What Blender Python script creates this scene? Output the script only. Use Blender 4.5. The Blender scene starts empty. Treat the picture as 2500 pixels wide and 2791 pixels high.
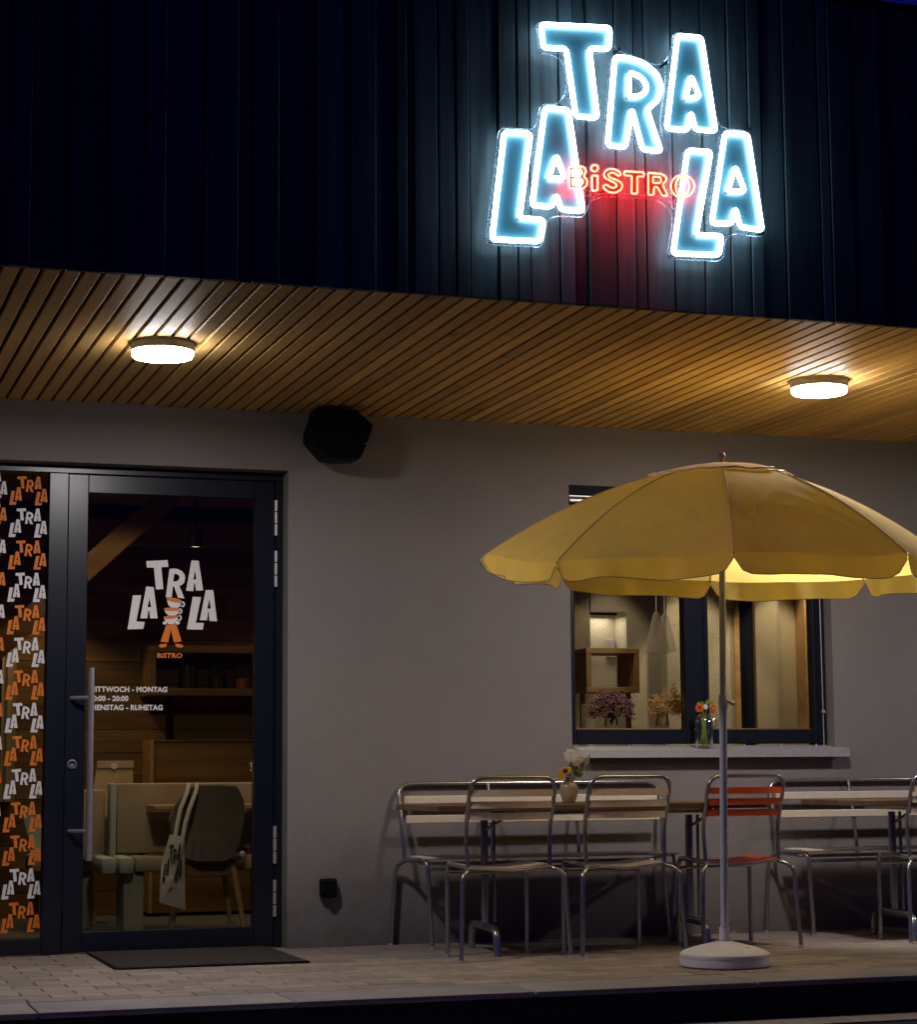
import bpy, bmesh, math, random
from mathutils import Vector, Matrix
random.seed(7)

sc = bpy.context.scene
col = sc.collection
R = math.radians

# ------------------------------------------------------------------ camera
cam_d = bpy.data.cameras.new('camera')
cam_d.sensor_fit = 'HORIZONTAL'
cam_d.sensor_width = 36.0
cam_d.lens = 36.0 * 5595.76 / 2500.0
cam_d.clip_start = 0.1
cam_d.clip_end = 400.0
cam = bpy.data.objects.new('camera', cam_d)
col.objects.link(cam)
_r = Vector((0.94972732, -0.31299712, -0.00712860))
_f = Vector((0.31139862, 0.94203170, 0.12492867)).normalized()
_r = (_r - _f * _r.dot(_f)).normalized()
_u = _r.cross(_f)
cam.matrix_world = Matrix(((_r.x, _u.x, -_f.x, 0.0), (_r.y, _u.y, -_f.y, -10.4), (_r.z, _u.z, -_f.z, 0.8923), (0, 0, 0, 1)))
sc.camera = cam

# ------------------------------------------------------------------ night sky
w = bpy.data.worlds.new('World'); sc.world = w; w.use_nodes = True
nt = w.node_tree; nt.nodes.clear()
sky = nt.nodes.new('ShaderNodeTexSky'); sky.sky_type = 'NISHITA'; sky.sun_disc = False
sky.sun_elevation = R(-0.6); sky.sun_rotation = R(180.0)
tint = nt.nodes.new('ShaderNodeMix'); tint.data_type = 'RGBA'; tint.blend_type = 'MULTIPLY'
tint.inputs[0].default_value = 1.0
tint.inputs[7].default_value = (0.03, 0.04, 1.0, 1.0)      # cold white balance of the night exposure
bg = nt.nodes.new('ShaderNodeBackground'); bg.inputs[1].default_value = 0.15
wo = nt.nodes.new('ShaderNodeOutputWorld')
nt.links.new(sky.outputs[0], tint.inputs[6]); nt.links.new(tint.outputs[2], bg.inputs[0]); nt.links.new(bg.outputs[0], wo.inputs[0])

sc.view_settings.view_transform = 'Standard'
sc.view_settings.look = 'None'
sc.view_settings.exposure = 0.0
sc.view_settings.gamma = 1.0
sc.view_settings.use_curve_mapping = False
sc.cycles.use_denoising = True
sc.cycles.max_bounces = 8
sc.cycles.transparent_max_bounces = 16
sc.cycles.sample_clamp_indirect = 6.0
sc.cycles.caustics_reflective = False
sc.cycles.caustics_refractive = False

LAMP_EMIT = 50.0        # opal cover; the lamp's own light is the disc below it
LAMP_WATT = 25.0
NEON_WHITE = 17.0
NEON_RED = 130.0

# ------------------------------------------------------------------ materials
def nmat(name):
    m = bpy.data.materials.new(name); m.use_nodes = True
    n = m.node_tree.nodes; l = m.node_tree.links
    return m, n, l, n['Principled BSDF']

def objcoord(n, l, jitter=True):
    tc = n.new('ShaderNodeTexCoord')
    if not jitter: return tc.outputs['Object']
    oi = n.new('ShaderNodeObjectInfo')
    ml = n.new('ShaderNodeMath'); ml.operation = 'MULTIPLY'; ml.inputs[1].default_value = 37.0
    l.new(oi.outputs['Random'], ml.inputs[0])
    ad = n.new('ShaderNodeVectorMath'); ad.operation = 'ADD'
    l.new(tc.outputs['Object'], ad.inputs[0]); l.new(ml.outputs[0], ad.inputs[1])
    return ad.outputs[0]

def noise(n, l, vec, scale, detail=4.0, rough=0.55, stretch=None):
    if stretch is not None:
        mp = n.new('ShaderNodeMapping'); mp.inputs['Scale'].default_value = stretch
        l.new(vec, mp.inputs['Vector']); vec = mp.outputs[0]
    t = n.new('ShaderNodeTexNoise'); t.inputs['Scale'].default_value = scale
    t.inputs['Detail'].default_value = detail; t.inputs['Roughness'].default_value = rough
    l.new(vec, t.inputs['Vector'])
    return t.outputs['Fac']

def ramp(n, l, fac, stops):
    r = n.new('ShaderNodeValToRGB')
    e = r.color_ramp.elements
    while len(e) < len(stops): e.new(0.5)
    for k, (p, c) in enumerate(stops):
        e[k].position = p; e[k].color = (c[0], c[1], c[2], 1)
    l.new(fac, r.inputs[0])
    return r.outputs[0]

def bump(n, l, fac, strength, dist, b):
    k = n.new('ShaderNodeBump'); k.inputs['Strength'].default_value = strength; k.inputs['Distance'].default_value = dist
    l.new(fac, k.inputs['Height']); l.new(k.outputs[0], b.inputs['Normal'])

def plain(name, c, rough=0.5, metal=0.0, var=0.12, scale=30.0, bmp=0.0, spec=0.5):
    m, n, l, b = nmat(name)
    v = objcoord(n, l)
    f = noise(n, l, v, scale, 5)
    l.new(ramp(n, l, f, [(0.3, [x*(1-var) for x in c]), (0.7, [min(1, x*(1+var)) for x in c])]), b.inputs['Base Color'])
    b.inputs['Roughness'].default_value = rough; b.inputs['Metallic'].default_value = metal
    b.inputs['Specular IOR Level'].default_value = spec
    if bmp: bump(n, l, f, bmp, 0.002, b)
    return m

def wood(name, c1, c2, axis, rough=0.5, scale=9.0, knots=True, bmp=0.25, spec=0.4, rnd=0.25):
    m, n, l, b = nmat(name)
    v = objcoord(n, l)
    st = [1.0, 1.0, 1.0]; st[axis] = 0.05
    f1 = noise(n, l, v, scale*3.0, 6, 0.6, st)
    f2 = noise(n, l, v, scale*14.0, 3, 0.6, st)
    mx = n.new('ShaderNodeMath'); mx.operation = 'MULTIPLY_ADD'; mx.inputs[1].default_value = 0.35
    l.new(f2, mx.inputs[0]); l.new(f1, mx.inputs[2])
    c = ramp(n, l, mx.outputs[0], [(0.38, c1), (0.85, c2)])
    if knots:
        st2 = [1.0, 1.0, 1.0]; st2[axis] = 0.45
        mp = n.new('ShaderNodeMapping'); mp.inputs['Scale'].default_value = st2
        l.new(v, mp.inputs['Vector'])
        vo = n.new('ShaderNodeTexVoronoi'); vo.inputs['Scale'].default_value = scale*0.45
        l.new(mp.outputs[0], vo.inputs['Vector'])
        k = ramp(n, l, vo.outputs['Distance'], [(0.0, (0.25, 0.2, 0.16)), (0.075, (1, 1, 1))])
        mm = n.new('ShaderNodeMix'); mm.data_type = 'RGBA'; mm.blend_type = 'MULTIPLY'; mm.inputs[0].default_value = 0.8
        l.new(c, mm.inputs[6]); l.new(k, mm.inputs[7]); c = mm.outputs[2]
    oi = n.new('ShaderNodeObjectInfo')
    mr = n.new('ShaderNodeMapRange'); mr.inputs[3].default_value = 1-rnd; mr.inputs[4].default_value = 1+rnd*0.6
    l.new(oi.outputs['Random'], mr.inputs[0])
    hv = n.new('ShaderNodeHueSaturation'); l.new(mr.outputs[0], hv.inputs['Value']); l.new(c, hv.inputs['Color'])
    l.new(hv.outputs[0], b.inputs['Base Color'])
    b.inputs['Roughness'].default_value = rough; b.inputs['Specular IOR Level'].default_value = spec
    if bmp: bump(n, l, mx.outputs[0], bmp, 0.003, b)
    return m

def plaster(name, c, worn=False):
    m, n, l, b = nmat(name)
    v = objcoord(n, l, False)
    f = noise(n, l, v, 120.0, 3, 0.65)
    g = noise(n, l, v, 1.3, 5, 0.6)
    h = noise(n, l, v, 260.0, 2, 0.5)
    base = ramp(n, l, g, [(0.3, [x*0.93 for x in c]), (0.7, [x*1.05 for x in c])])
    sp = ramp(n, l, h, [(0.35, (0.80, 0.79, 0.78)), (0.65, (1.0, 1.0, 1.0))])
    mm = n.new('ShaderNodeMix'); mm.data_type = 'RGBA'; mm.blend_type = 'MULTIPLY'; mm.inputs[0].default_value = 1.0
    l.new(base, mm.inputs[6]); l.new(sp, mm.inputs[7])
    last = mm.outputs[2]
    if worn:                                            # rain splash near the ground, also painting in the lower light falloff; patchy weathering
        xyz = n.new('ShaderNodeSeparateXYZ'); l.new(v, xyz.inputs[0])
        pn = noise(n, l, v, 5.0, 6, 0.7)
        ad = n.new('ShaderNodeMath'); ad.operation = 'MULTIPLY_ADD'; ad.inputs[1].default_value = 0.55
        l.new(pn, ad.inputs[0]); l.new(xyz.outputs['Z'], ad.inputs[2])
        splash_falloff = ramp(n, l, ad.outputs[0], [(0.22, (0.62, 0.60, 0.58)), (0.52, (1, 1, 1))])
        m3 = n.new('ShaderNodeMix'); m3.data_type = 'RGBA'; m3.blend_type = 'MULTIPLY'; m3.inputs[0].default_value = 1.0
        l.new(last, m3.inputs[6]); l.new(splash_falloff, m3.inputs[7])
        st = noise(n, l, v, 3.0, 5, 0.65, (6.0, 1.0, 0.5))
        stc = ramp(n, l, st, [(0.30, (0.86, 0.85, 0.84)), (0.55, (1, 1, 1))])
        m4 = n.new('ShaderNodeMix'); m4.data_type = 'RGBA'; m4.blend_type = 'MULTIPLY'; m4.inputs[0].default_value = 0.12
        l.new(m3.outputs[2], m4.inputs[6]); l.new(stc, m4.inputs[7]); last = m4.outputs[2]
    l.new(last, b.inputs['Base Color'])
    b.inputs['Roughness'].default_value = 0.9; b.inputs['Specular IOR Level'].default_value = 0.2
    bump(n, l, f, 1.0, 0.007, b)
    return m

def concrete(name, c, sc1=6.0, rnd=0.2, bmp=0.4):
    m, n, l, b = nmat(name)
    v = objcoord(n, l)
    f = noise(n, l, v, sc1, 6, 0.65); g = noise(n, l, v, 160.0, 3, 0.6)
    base = ramp(n, l, f, [(0.3, [x*0.8 for x in c]), (0.72, [x*1.12 for x in c])])
    sp = ramp(n, l, g, [(0.3, (0.72, 0.71, 0.7)), (0.6, (1, 1, 1))])
    mm = n.new('ShaderNodeMix'); mm.data_type = 'RGBA'; mm.blend_type = 'MULTIPLY'; mm.inputs[0].default_value = 1.0
    l.new(base, mm.inputs[6]); l.new(sp, mm.inputs[7])
    oi = n.new('ShaderNodeObjectInfo')
    mr = n.new('ShaderNodeMapRange'); mr.inputs[3].default_value = 1-rnd; mr.inputs[4].default_value = 1+rnd
    l.new(oi.outputs['Random'], mr.inputs[0])
    hv = n.new('ShaderNodeHueSaturation'); l.new(mr.outputs[0], hv.inputs['Value']); l.new(mm.outputs[2], hv.inputs['Color'])
    l.new(hv.outputs[0], b.inputs['Base Color'])
    b.inputs['Roughness'].default_value = 0.82; b.inputs['Specular IOR Level'].default_value = 0.3
    bump(n, l, g, bmp, 0.002, b)
    return m

def emit(name, c, s):
    m, n, l, b = nmat(name)
    b.inputs['Base Color'].default_value = (0.8, 0.8, 0.8, 1)
    b.inputs['Emission Color'].default_value = (c[0], c[1], c[2], 1)
    b.inputs['Emission Strength'].default_value = s
    return m

def clear(name, tintc=(0.9, 0.92, 0.92), refl=1.0, rough=0.02, extra=None):
    m, n, l, b = nmat(name)
    n.remove(b)
    out = n['Material Output']
    tr = n.new('ShaderNodeBsdfTransparent'); tr.inputs[0].default_value = (*tintc, 1)
    gl = n.new('ShaderNodeBsdfGlossy'); gl.inputs['Roughness'].default_value = rough
    fr = n.new('ShaderNodeFresnel'); fr.inputs[0].default_value = 1.45
    ml = n.new('ShaderNodeMath'); ml.operation = 'MULTIPLY'; ml.inputs[1].default_value = refl
    l.new(fr.outputs[0], ml.inputs[0])
    mx = n.new('ShaderNodeMixShader'); l.new(ml.outputs[0], mx.inputs[0]); l.new(tr.outputs[0], mx.inputs[1]); l.new(gl.outputs[0], mx.inputs[2])
    last = mx.outputs[0]
    if extra:
        df = n.new('ShaderNodeBsdfDiffuse'); df.inputs[0].default_value = (*extra[0], 1)
        tl = n.new('ShaderNodeBsdfTranslucent'); tl.inputs[0].default_value = (*extra[0], 1)
        a2 = n.new('ShaderNodeMixShader'); a2.inputs[0].default_value = 0.5
        l.new(df.outputs[0], a2.inputs[1]); l.new(tl.outputs[0], a2.inputs[2])
        m2 = n.new('ShaderNodeMixShader'); m2.inputs[0].default_value = extra[1]
        l.new(last, m2.inputs[1]); l.new(a2.outputs[0], m2.inputs[2]); last = m2.outputs[0]
    l.new(last, out.inputs[0])
    return m

def cloth(name, c, translucent=0.4, rough=0.5, gloss=0.3, var=0.08):
    m, n, l, b = nmat(name)
    v = objcoord(n, l, False)
    f = noise(n, l, v, 4.0, 4)
    cc = ramp(n, l, f, [(0.3, [x*(1-var) for x in c]), (0.7, [min(1, x*(1+var)) for x in c])])
    l.new(cc, b.inputs['Base Color']); b.inputs['Roughness'].default_value = rough
    b.inputs['Specular IOR Level'].default_value = gloss
    if translucent > 0:
        tl = n.new('ShaderNodeBsdfTranslucent'); l.new(cc, tl.inputs[0])
        mx = n.new('ShaderNodeMixShader'); mx.inputs[0].default_value = translucent
        l.new(b.outputs[0], mx.inputs[1]); l.new(tl.outputs[0], mx.inputs[2])
        l.new(mx.outputs[0], n['Material Output'].inputs[0])
    weave = noise(n, l, v, 420.0, 2)
    bump(n, l, weave, 0.15, 0.001, b)
    return m

M = {}
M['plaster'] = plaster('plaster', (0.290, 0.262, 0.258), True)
M['plaster_in'] = plaster('plaster_in', (0.62, 0.54, 0.40))
M['wood_blue_lit'] = wood('wood_blue_lit', (0.012, 0.021, 0.027), (0.062, 0.094, 0.112), 2, 0.6, 7.0, True, 0.6, 0.35, 0.4)  # neutral dark boards; blue light is mixed into their colour
M['larch'] = wood('larch', (0.55, 0.335, 0.10), (0.76, 0.48, 0.165), 1, 0.52, 5.0, True, 0.08, 0.28, 0.26)
M['void'] = plain('void', (0.005, 0.005, 0.005), 0.95, spec=0.1)
M['wood_in'] = wood('wood_in', (0.09, 0.045, 0.014), (0.27, 0.15, 0.05), 0, 0.55, 4.0, True, 0.2, 0.3, 0.3)
M['wood_beam'] = wood('wood_beam', (0.20, 0.10, 0.03), (0.38, 0.22, 0.08), 0, 0.6, 4.0, True, 0.2, 0.3, 0.15)
M['oak'] = wood('oak', (0.36, 0.20, 0.08), (0.55, 0.34, 0.15), 0, 0.5, 5.0, False, 0.1, 0.4, 0.1)
M['table_wood'] = wood('table_wood', (0.10, 0.052, 0.024), (0.20, 0.115, 0.055), 0, 0.45, 6.0, False, 0.2, 0.5, 0.1)
M['anthracite'] = plain('anthracite', (0.009, 0.012, 0.021), 0.30, 0.0, 0.1, 60)
M['black'] = plain('black', (0.006, 0.006, 0.007), 0.6, spec=0.15)
M['steel'] = plain('steel', (0.66, 0.64, 0.64), 0.30, 0.8, 0.12, 50)
M['alu'] = plain('alu', (0.62, 0.60, 0.62), 0.42, 0.6, 0.06, 40)
M['galv'] = plain('galv', (0.40, 0.40, 0.41), 0.24, 0.85, 0.12, 60)
M['slat_beige'] = plain('slat_beige', (0.74, 0.62, 0.50), 0.42, 0.0, 0.06, 20)
M['slat_orange'] = plain('slat_orange', (0.55, 0.074, 0.008), 0.42, 0.0, 0.06, 20)
M['paver'] = concrete('paver', (0.335, 0.275, 0.235), 5.0, 0.20)
M['paver_joint'] = concrete('paver_joint', (0.10, 0.085, 0.07), 40.0)
M['kerb'] = concrete('kerb', (0.325, 0.295, 0.295), 3.0, 0.08)
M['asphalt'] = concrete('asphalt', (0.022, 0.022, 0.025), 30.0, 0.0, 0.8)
M['mat'] = plain('mat', (0.035, 0.028, 0.026), 0.95, 0, 0.5, 260, 0.8)
M['glass'] = clear('glass', (0.87, 0.87, 0.84), 0.5)
M['clear_glass'] = clear('clear_glass', (0.93, 0.95, 0.93), 1.6, 0.01, ((0.5, 0.55, 0.5), 0.05))
M['acrylic'] = clear('acrylic', (0.96, 0.975, 0.985), 0.15, 0.1, ((0.5, 0.65, 0.75), 0.010))
M['acrylic_edge'] = clear('acrylic_edge', (0.9, 0.95, 1.0), 1.0, 0.1, ((0.55, 0.75, 0.95), 0.16))
M['letter_face'] = plain('letter_face', (0.045, 0.150, 0.205), 0.4, 0.0, 0.03, 10)
M['bistro_face'] = plain('bistro_face', (0.020, 0.013, 0.010), 0.4, 0.0, 0.03, 10)
M['neon_white'] = emit('neon_white', (0.62, 0.87, 1.0), NEON_WHITE)
M['neon_red'] = emit('neon_red', (1.0, 0.0075, 0.0036), NEON_RED)
M['diffuser'] = emit('diffuser', (1.0, 0.955, 0.94), LAMP_EMIT)
M['housing'] = plain('housing', (0.30, 0.29, 0.29), 0.5)  # dark grey raised to paint in the bloom around the lamp
M['yellow'] = cloth('yellow', (0.985, 0.72, 0.19), 0.64, 0.75, 0.08)
_b = M['yellow'].node_tree.nodes['Principled BSDF']; _b.inputs['Sheen Weight'].default_value = 0.4; _b.inputs['Sheen Roughness'].default_value = 0.55; _b.inputs['Sheen Tint'].default_value = (1.0, 0.90, 0.72, 1)
M['seam'] = plain('seam', (0.78, 0.55, 0.20), 0.8)
M['piping'] = plain('piping', (0.20, 0.13, 0.17), 0.6)
M['white_trim'] = plain('white_trim', (0.75, 0.72, 0.70), 0.6)
M['pole_blue_lit'] = plain('pole_blue_lit', (0.54, 0.57, 0.68), 0.35, 0.0, 0.05)  # white pole; blue light from the street is put into this tint
M['base_white'] = plain('base_white', (0.70, 0.68, 0.70), 0.6, 0, 0.08, 14, 0.1)
M['ceramic'] = plain('ceramic', (0.42, 0.33, 0.24), 0.22, 0, 0.15, 18)
M['petal_white'] = cloth('petal_white', (0.92, 0.90, 0.86), 0.4, 0.6, 0.2)
M['petal_yellow'] = cloth('petal_yellow', (0.75, 0.42, 0.02), 0.3, 0.6, 0.2)
M['petal_orange'] = cloth('petal_orange', (0.80, 0.14, 0.015), 0.3, 0.6, 0.2)
M['leaf'] = cloth('leaf', (0.10, 0.15, 0.03), 0.3, 0.5, 0.3, 0.3)
M['leaf_lime'] = cloth('leaf_lime', (0.36, 0.42, 0.05), 0.3, 0.5, 0.3, 0.3)
M['seed'] = plain('seed', (0.05, 0.025, 0.012), 0.9)
M['dried_purple'] = plain('dried_purple', (0.42, 0.21, 0.23), 0.9, 0, 0.5)
M['dried_gold'] = plain('dried_gold', (0.75, 0.50, 0.20), 0.9, 0, 0.3)
M['sticker_white'] = plain('sticker_white', (0.80, 0.76, 0.76), 0.6, 0, 0.02)
M['sticker_orange'] = plain('sticker_orange', (0.80, 0.20, 0.012), 0.6, 0, 0.02)
M['upholstery'] = plain('upholstery', (0.38, 0.29, 0.18), 0.95, 0, 0.18, 180, 0.5)
M['upholstery_green'] = plain('upholstery_green', (0.40, 0.44, 0.35), 0.95, 0, 0.15, 180, 0.4)
M['shell'] = plain('shell', (0.15, 0.115, 0.07), 0.9, 0, 0.15, 180, 0.3)
M['paper'] = plain('paper', (0.52, 0.38, 0.22), 0.85, 0, 0.08, 20)
M['canvas'] = plain('canvas', (0.80, 0.70, 0.54), 0.95, 0, 0.08, 200, 0.3)
M['ink'] = plain('ink', (0.07, 0.06, 0.055), 0.9)
M['plinth'] = concrete('plinth', (0.36, 0.33, 0.22), 6.0)
M['floor_in'] = concrete('floor_in', (0.12, 0.13, 0.115), 3.0)
M['jar_dark'] = plain('jar_dark', (0.02, 0.015, 0.012), 0.3)
M['jar_orange'] = plain('jar_orange', (0.45, 0.13, 0.02), 0.5)
M['spot_lens'] = emit('spot_lens', (1.0, 0.8, 0.5), 3.0)
M['curtain'] = cloth('curtain', (0.62, 0.52, 0.36), 0.35, 0.8, 0.1)
M['sheer'] = clear('sheer', (1, 1, 1), 0.0, 0.5, ((0.9, 0.86, 0.8), 0.30))

# ------------------------------------------------------------------ mesh builder
class MB:
    def __init__(self): self.v = []; self.f = []; self.s = []
    def add(self, vs, fs, smooth=False):
        o = len(self.v); self.v += [tuple(p) for p in vs]
        self.f += [tuple(i + o for i in q) for q in fs]; self.s += [smooth]*len(fs)
        return self
    def box(self, x0, x1, y0, y1, z0, z1, bev=0.0, mtx=None):
        if bev <= 0:
            vs = [(x, y, z) for x in (x0, x1) for y in (y0, y1) for z in (z0, z1)]
            fs = [(0, 1, 3, 2), (4, 6, 7, 5), (0, 4, 5, 1), (2, 3, 7, 6), (0, 2, 6, 4), (1, 5, 7, 3)]
        else:
            bm = bmesh.new(); bmesh.ops.create_cube(bm, size=1.0)
            for q in bm.verts:
                q.co = Vector(((x0+x1)/2 + q.co.x*(x1-x0), (y0+y1)/2 + q.co.y*(y1-y0), (z0+z1)/2 + q.co.z*(z1-z0)))
            bmesh.ops.bevel(bm, geom=bm.edges[:], offset=bev, segments=2 if bev > 0.008 else 1, affect='EDGES', profile=0.5)
            bm.verts.index_update()
            vs = [q.co.copy() for q in bm.verts]; fs = [[q.index for q in p.verts] for p in bm.faces]; bm.free()
        if mtx is not None: vs = [mtx @ Vector(q) for q in vs]
        return self.add(vs, fs, bev > 0.008)
    def tube(self, path, r, seg=10, closed=False, caps=True, flat=None):
        P = [Vector(p) for p in path]; n = len(P)
        rs = r if isinstance(r, (list, tuple)) else [r]*n
        T = []
        for i in range(n):
            a = P[(i-1) % n] if (closed or i > 0) else P[i]; b = P[(i+1) % n] if (closed or i < n-1) else P[i]
            t = (b-a); T.append(t.normalized() if t.length > 1e-9 else Vector((0, 0, 1)))
        ref = Vector((0, 0, 1)) if abs(T[0].z) < 0.9 else Vector((0, 1, 0))
        if flat is not None: ref = Vector(flat)
        vs = []; u = (ref - T[0]*ref.dot(T[0])).normalized()
        for i in range(n):
            if flat is not None: u = (ref - T[i]*ref.dot(T[i])).normalized()
            else:
                u = u - T[i]*u.dot(T[i]); u = u.normalized() if u.length > 1e-6 else T[i].orthogonal().normalized()
            w_ = T[i].cross(u)
            ra, rb = rs[i] if isinstance(rs[i], tuple) else (rs[i], rs[i])
            for k in range(seg):
                a = 2*math.pi*k/seg
                vs.append(P[i] + u*(ra*math.cos(a)) + w_*(rb*math.sin(a)))
        fs = []
        for i in range(n if closed else n-1):
            j = (i+1) % n
            for k in range(seg):
                k2 = (k+1) % seg
                fs.append((i*seg+k, i*seg+k2, j*seg+k2, j*seg+k))
        self.add(vs, fs, True)
        if caps and not closed:
            o = len(self.v) - len(vs)
            self.f.append(tuple(o+k for k in range(seg-1, -1, -1))); self.s.append(False)
            self.f.append(tuple(o+(n-1)*seg+k for k in range(seg))); self.s.append(False)
        return self
    def lathe(self, prof, c=(0, 0, 0), seg=28, axis=2):
        vs = []; fs = []; m = len(prof)
        for k in range(seg):
            a = 2*math.pi*k/seg
            for (r, h) in prof:
                p = [r*math.cos(a), r*math.sin(a), h]
                if axis == 1: p = [r*math.cos(a), h, r*math.sin(a)]
                vs.append((p[0]+c[0], p[1]+c[1], p[2]+c[2]))
        for k in range(seg):
            k2 = (k+1) % seg
            for i in range(m-1):
                fs.append((k*m+i, k2*m+i, k2*m+i+1, k*m+i+1))
        return self.add(vs, fs, True)
    def prism(self, poly, y0, y1):
        """polygon in x,z extruded along y"""
        n = len(poly)
        vs = [(x, y0, z) for x, z in poly] + [(x, y1, z) for x, z in poly]
        fs = [tuple(range(n)), tuple(range(2*n-1, n-1, -1))] + [(i, i+n, (i+1) % n + n, (i+1) % n) for i in range(n)]
        return self.add(vs, fs)
    def quadstrip(self, a, b, smooth=True):
        n = len(a); return self.add(list(a)+list(b), [(i, i+1, n+i+1, n+i) for i in range(n-1)], smooth)
    def mesh(self, name, mat):
        me = bpy.data.meshes.new(name); me.from_pydata([tuple(p) for p in self.v], [], self.f)
        me.polygons.foreach_set('use_smooth', self.s); me.materials.append(mat)
        me.validate(); me.update()
        bm = bmesh.new(); bm.from_mesh(me); bmesh.ops.recalc_face_normals(bm, faces=bm.faces[:]); bm.to_mesh(me); bm.free()
        if any(self.s):
            me.set_sharp_from_angle(angle=R(40))
        return me
    def build(self, name, mat, parent=None, loc=None):
        off = root_of(parent)
        if loc is None and off.length > 0: self.v = [tuple(Vector(p)-off) for p in self.v]
        o = bpy.data.objects.new(name, self.mesh(name, M[mat] if isinstance(mat, str) else mat))
        col.objects.link(o)
        if parent is not None: o.parent = parent
        if loc is not None: o.location = loc
        return o

def root_of(p):
    """world position of the empty a part hangs from"""
    off = Vector((0, 0, 0))
    while p is not None: off = off + p.location; p = p.parent
    return off

def tag(o, label=None, cat=None, group=None, kind=None):
    if label: o['label'] = label
    if cat: o['category'] = cat
    if group: o['group'] = group
    if kind: o['kind'] = kind
    return o

def thing(name, loc, label, cat, group=None):
    o = bpy.data.objects.new(name, None); o.empty_display_size = 0.1; o.location = loc
    col.objects.link(o)
    return tag(o, label, cat, group)

def inst(me, name, loc, parent):
    o = bpy.data.objects.new(name, me); o.location = loc; o.parent = parent
    col.objects.link(o); return o

def copy_tree(o, parent=None):
    c = o.copy(); col.objects.link(c); c.parent = parent
    for ch in list(o.children): copy_tree(ch, c)
    return c

def flat_polys(polys, depth, y):
    """filled 2D outlines with holes in the x,z plane, front face at y, thickness depth behind it"""
    cu = bpy.data.curves.new('outline', 'CURVE'); cu.dimensions = '2D'; cu.fill_mode = 'BOTH'; cu.extrude = depth/2
    for p in polys:
        s = cu.splines.new('POLY'); s.points.add(len(p)-1)
        for q, (x, z) in zip(s.points, p): q.co = (x, z, 0, 1)
        s.use_cyclic_u = True
    o = bpy.data.objects.new('outline', cu); col.objects.link(o)
    bpy.context.view_layer.update()
    me = bpy.data.meshes.new_from_object(o.evaluated_get(bpy.context.evaluated_depsgraph_get()))
    bpy.data.objects.remove(o); bpy.data.curves.remove(cu)
    mb = MB(); mb.add([(v.co.x, y + depth/2 - v.co.z, v.co.y) for v in me.vertices], [tuple(p.vertices) for p in me.polygons])
    bpy.data.meshes.remove(me)
    return mb

def text_mb(body, size, x, z, y, depth=0.002, bold=0.02, stretch=1.0, spacing=1.0):
    cu = bpy.data.curves.new('text', 'FONT'); cu.body = body; cu.size = size; cu.offset = bold*size; cu.extrude = depth/2
    cu.space_character = spacing
    cu.resolution_u = 3
    o = bpy.data.objects.new('text', cu); col.objects.link(o)
    bpy.context.view_layer.update()
    me = bpy.data.meshes.new_from_object(o.evaluated_get(bpy.context.evaluated_depsgraph_get()))
    bpy.data.objects.remove(o); bpy.data.curves.remove(cu)
    mb = MB(); mb.add([(x + v.co.x*stretch, y + depth/2 - v.co.z, z + v.co.y) for v in me.vertices], [tuple(p.vertices) for p in me.polygons])
    bpy.data.meshes.remove(me)
    return mb

def round_path(P, rad, n=5, closed=False):
    """polyline with its corners rounded"""
    P = [Vector(p) for p in P]; out = []; m = len(P)
    for i in range(m):
        if not closed and i in (0, m-1): out.append(P[i]); continue
        a, b, c = P[(i-1) % m], P[i], P[(i+1) % m]
        da, dc = (a-b), (c-b)
        d = min(rad, da.length*0.48, dc.length*0.48)
        p0, p2 = b + da.normalized()*d, b + dc.normalized()*d
        for k in range(n+1):
            t = k/n; out.append(p0*(1-t)**2 + b*2*t*(1-t) + p2*t*t)
    return out

def inset(poly, d):
    """closed outline in x,z moved d towards its inside (its outside for d < 0)"""
    n = len(poly); A = sum(poly[i][0]*poly[(i+1) % n][1] - poly[(i+1) % n][0]*poly[i][1] for i in range(n))
    sg = 1 if A > 0 else -1; out = []
    for i in range(n):
        a, b, c = (Vector(poly[(i+k) % n]) for k in (-1, 0, 1))
        t0, t1 = (b-a).normalized(), (c-b).normalized()
        n0, n1 = Vector((-t0.y, t0.x))*sg, Vector((-t1.y, t1.x))*sg
        k = (n0+n1); k = k.normalized() if k.length > 1e-6 else n0
        s = min(1/max(k.dot(n0), 0.3), 1.8)
        q = b + k*(d*s); out.append((q.x, q.y))
    return out

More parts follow.
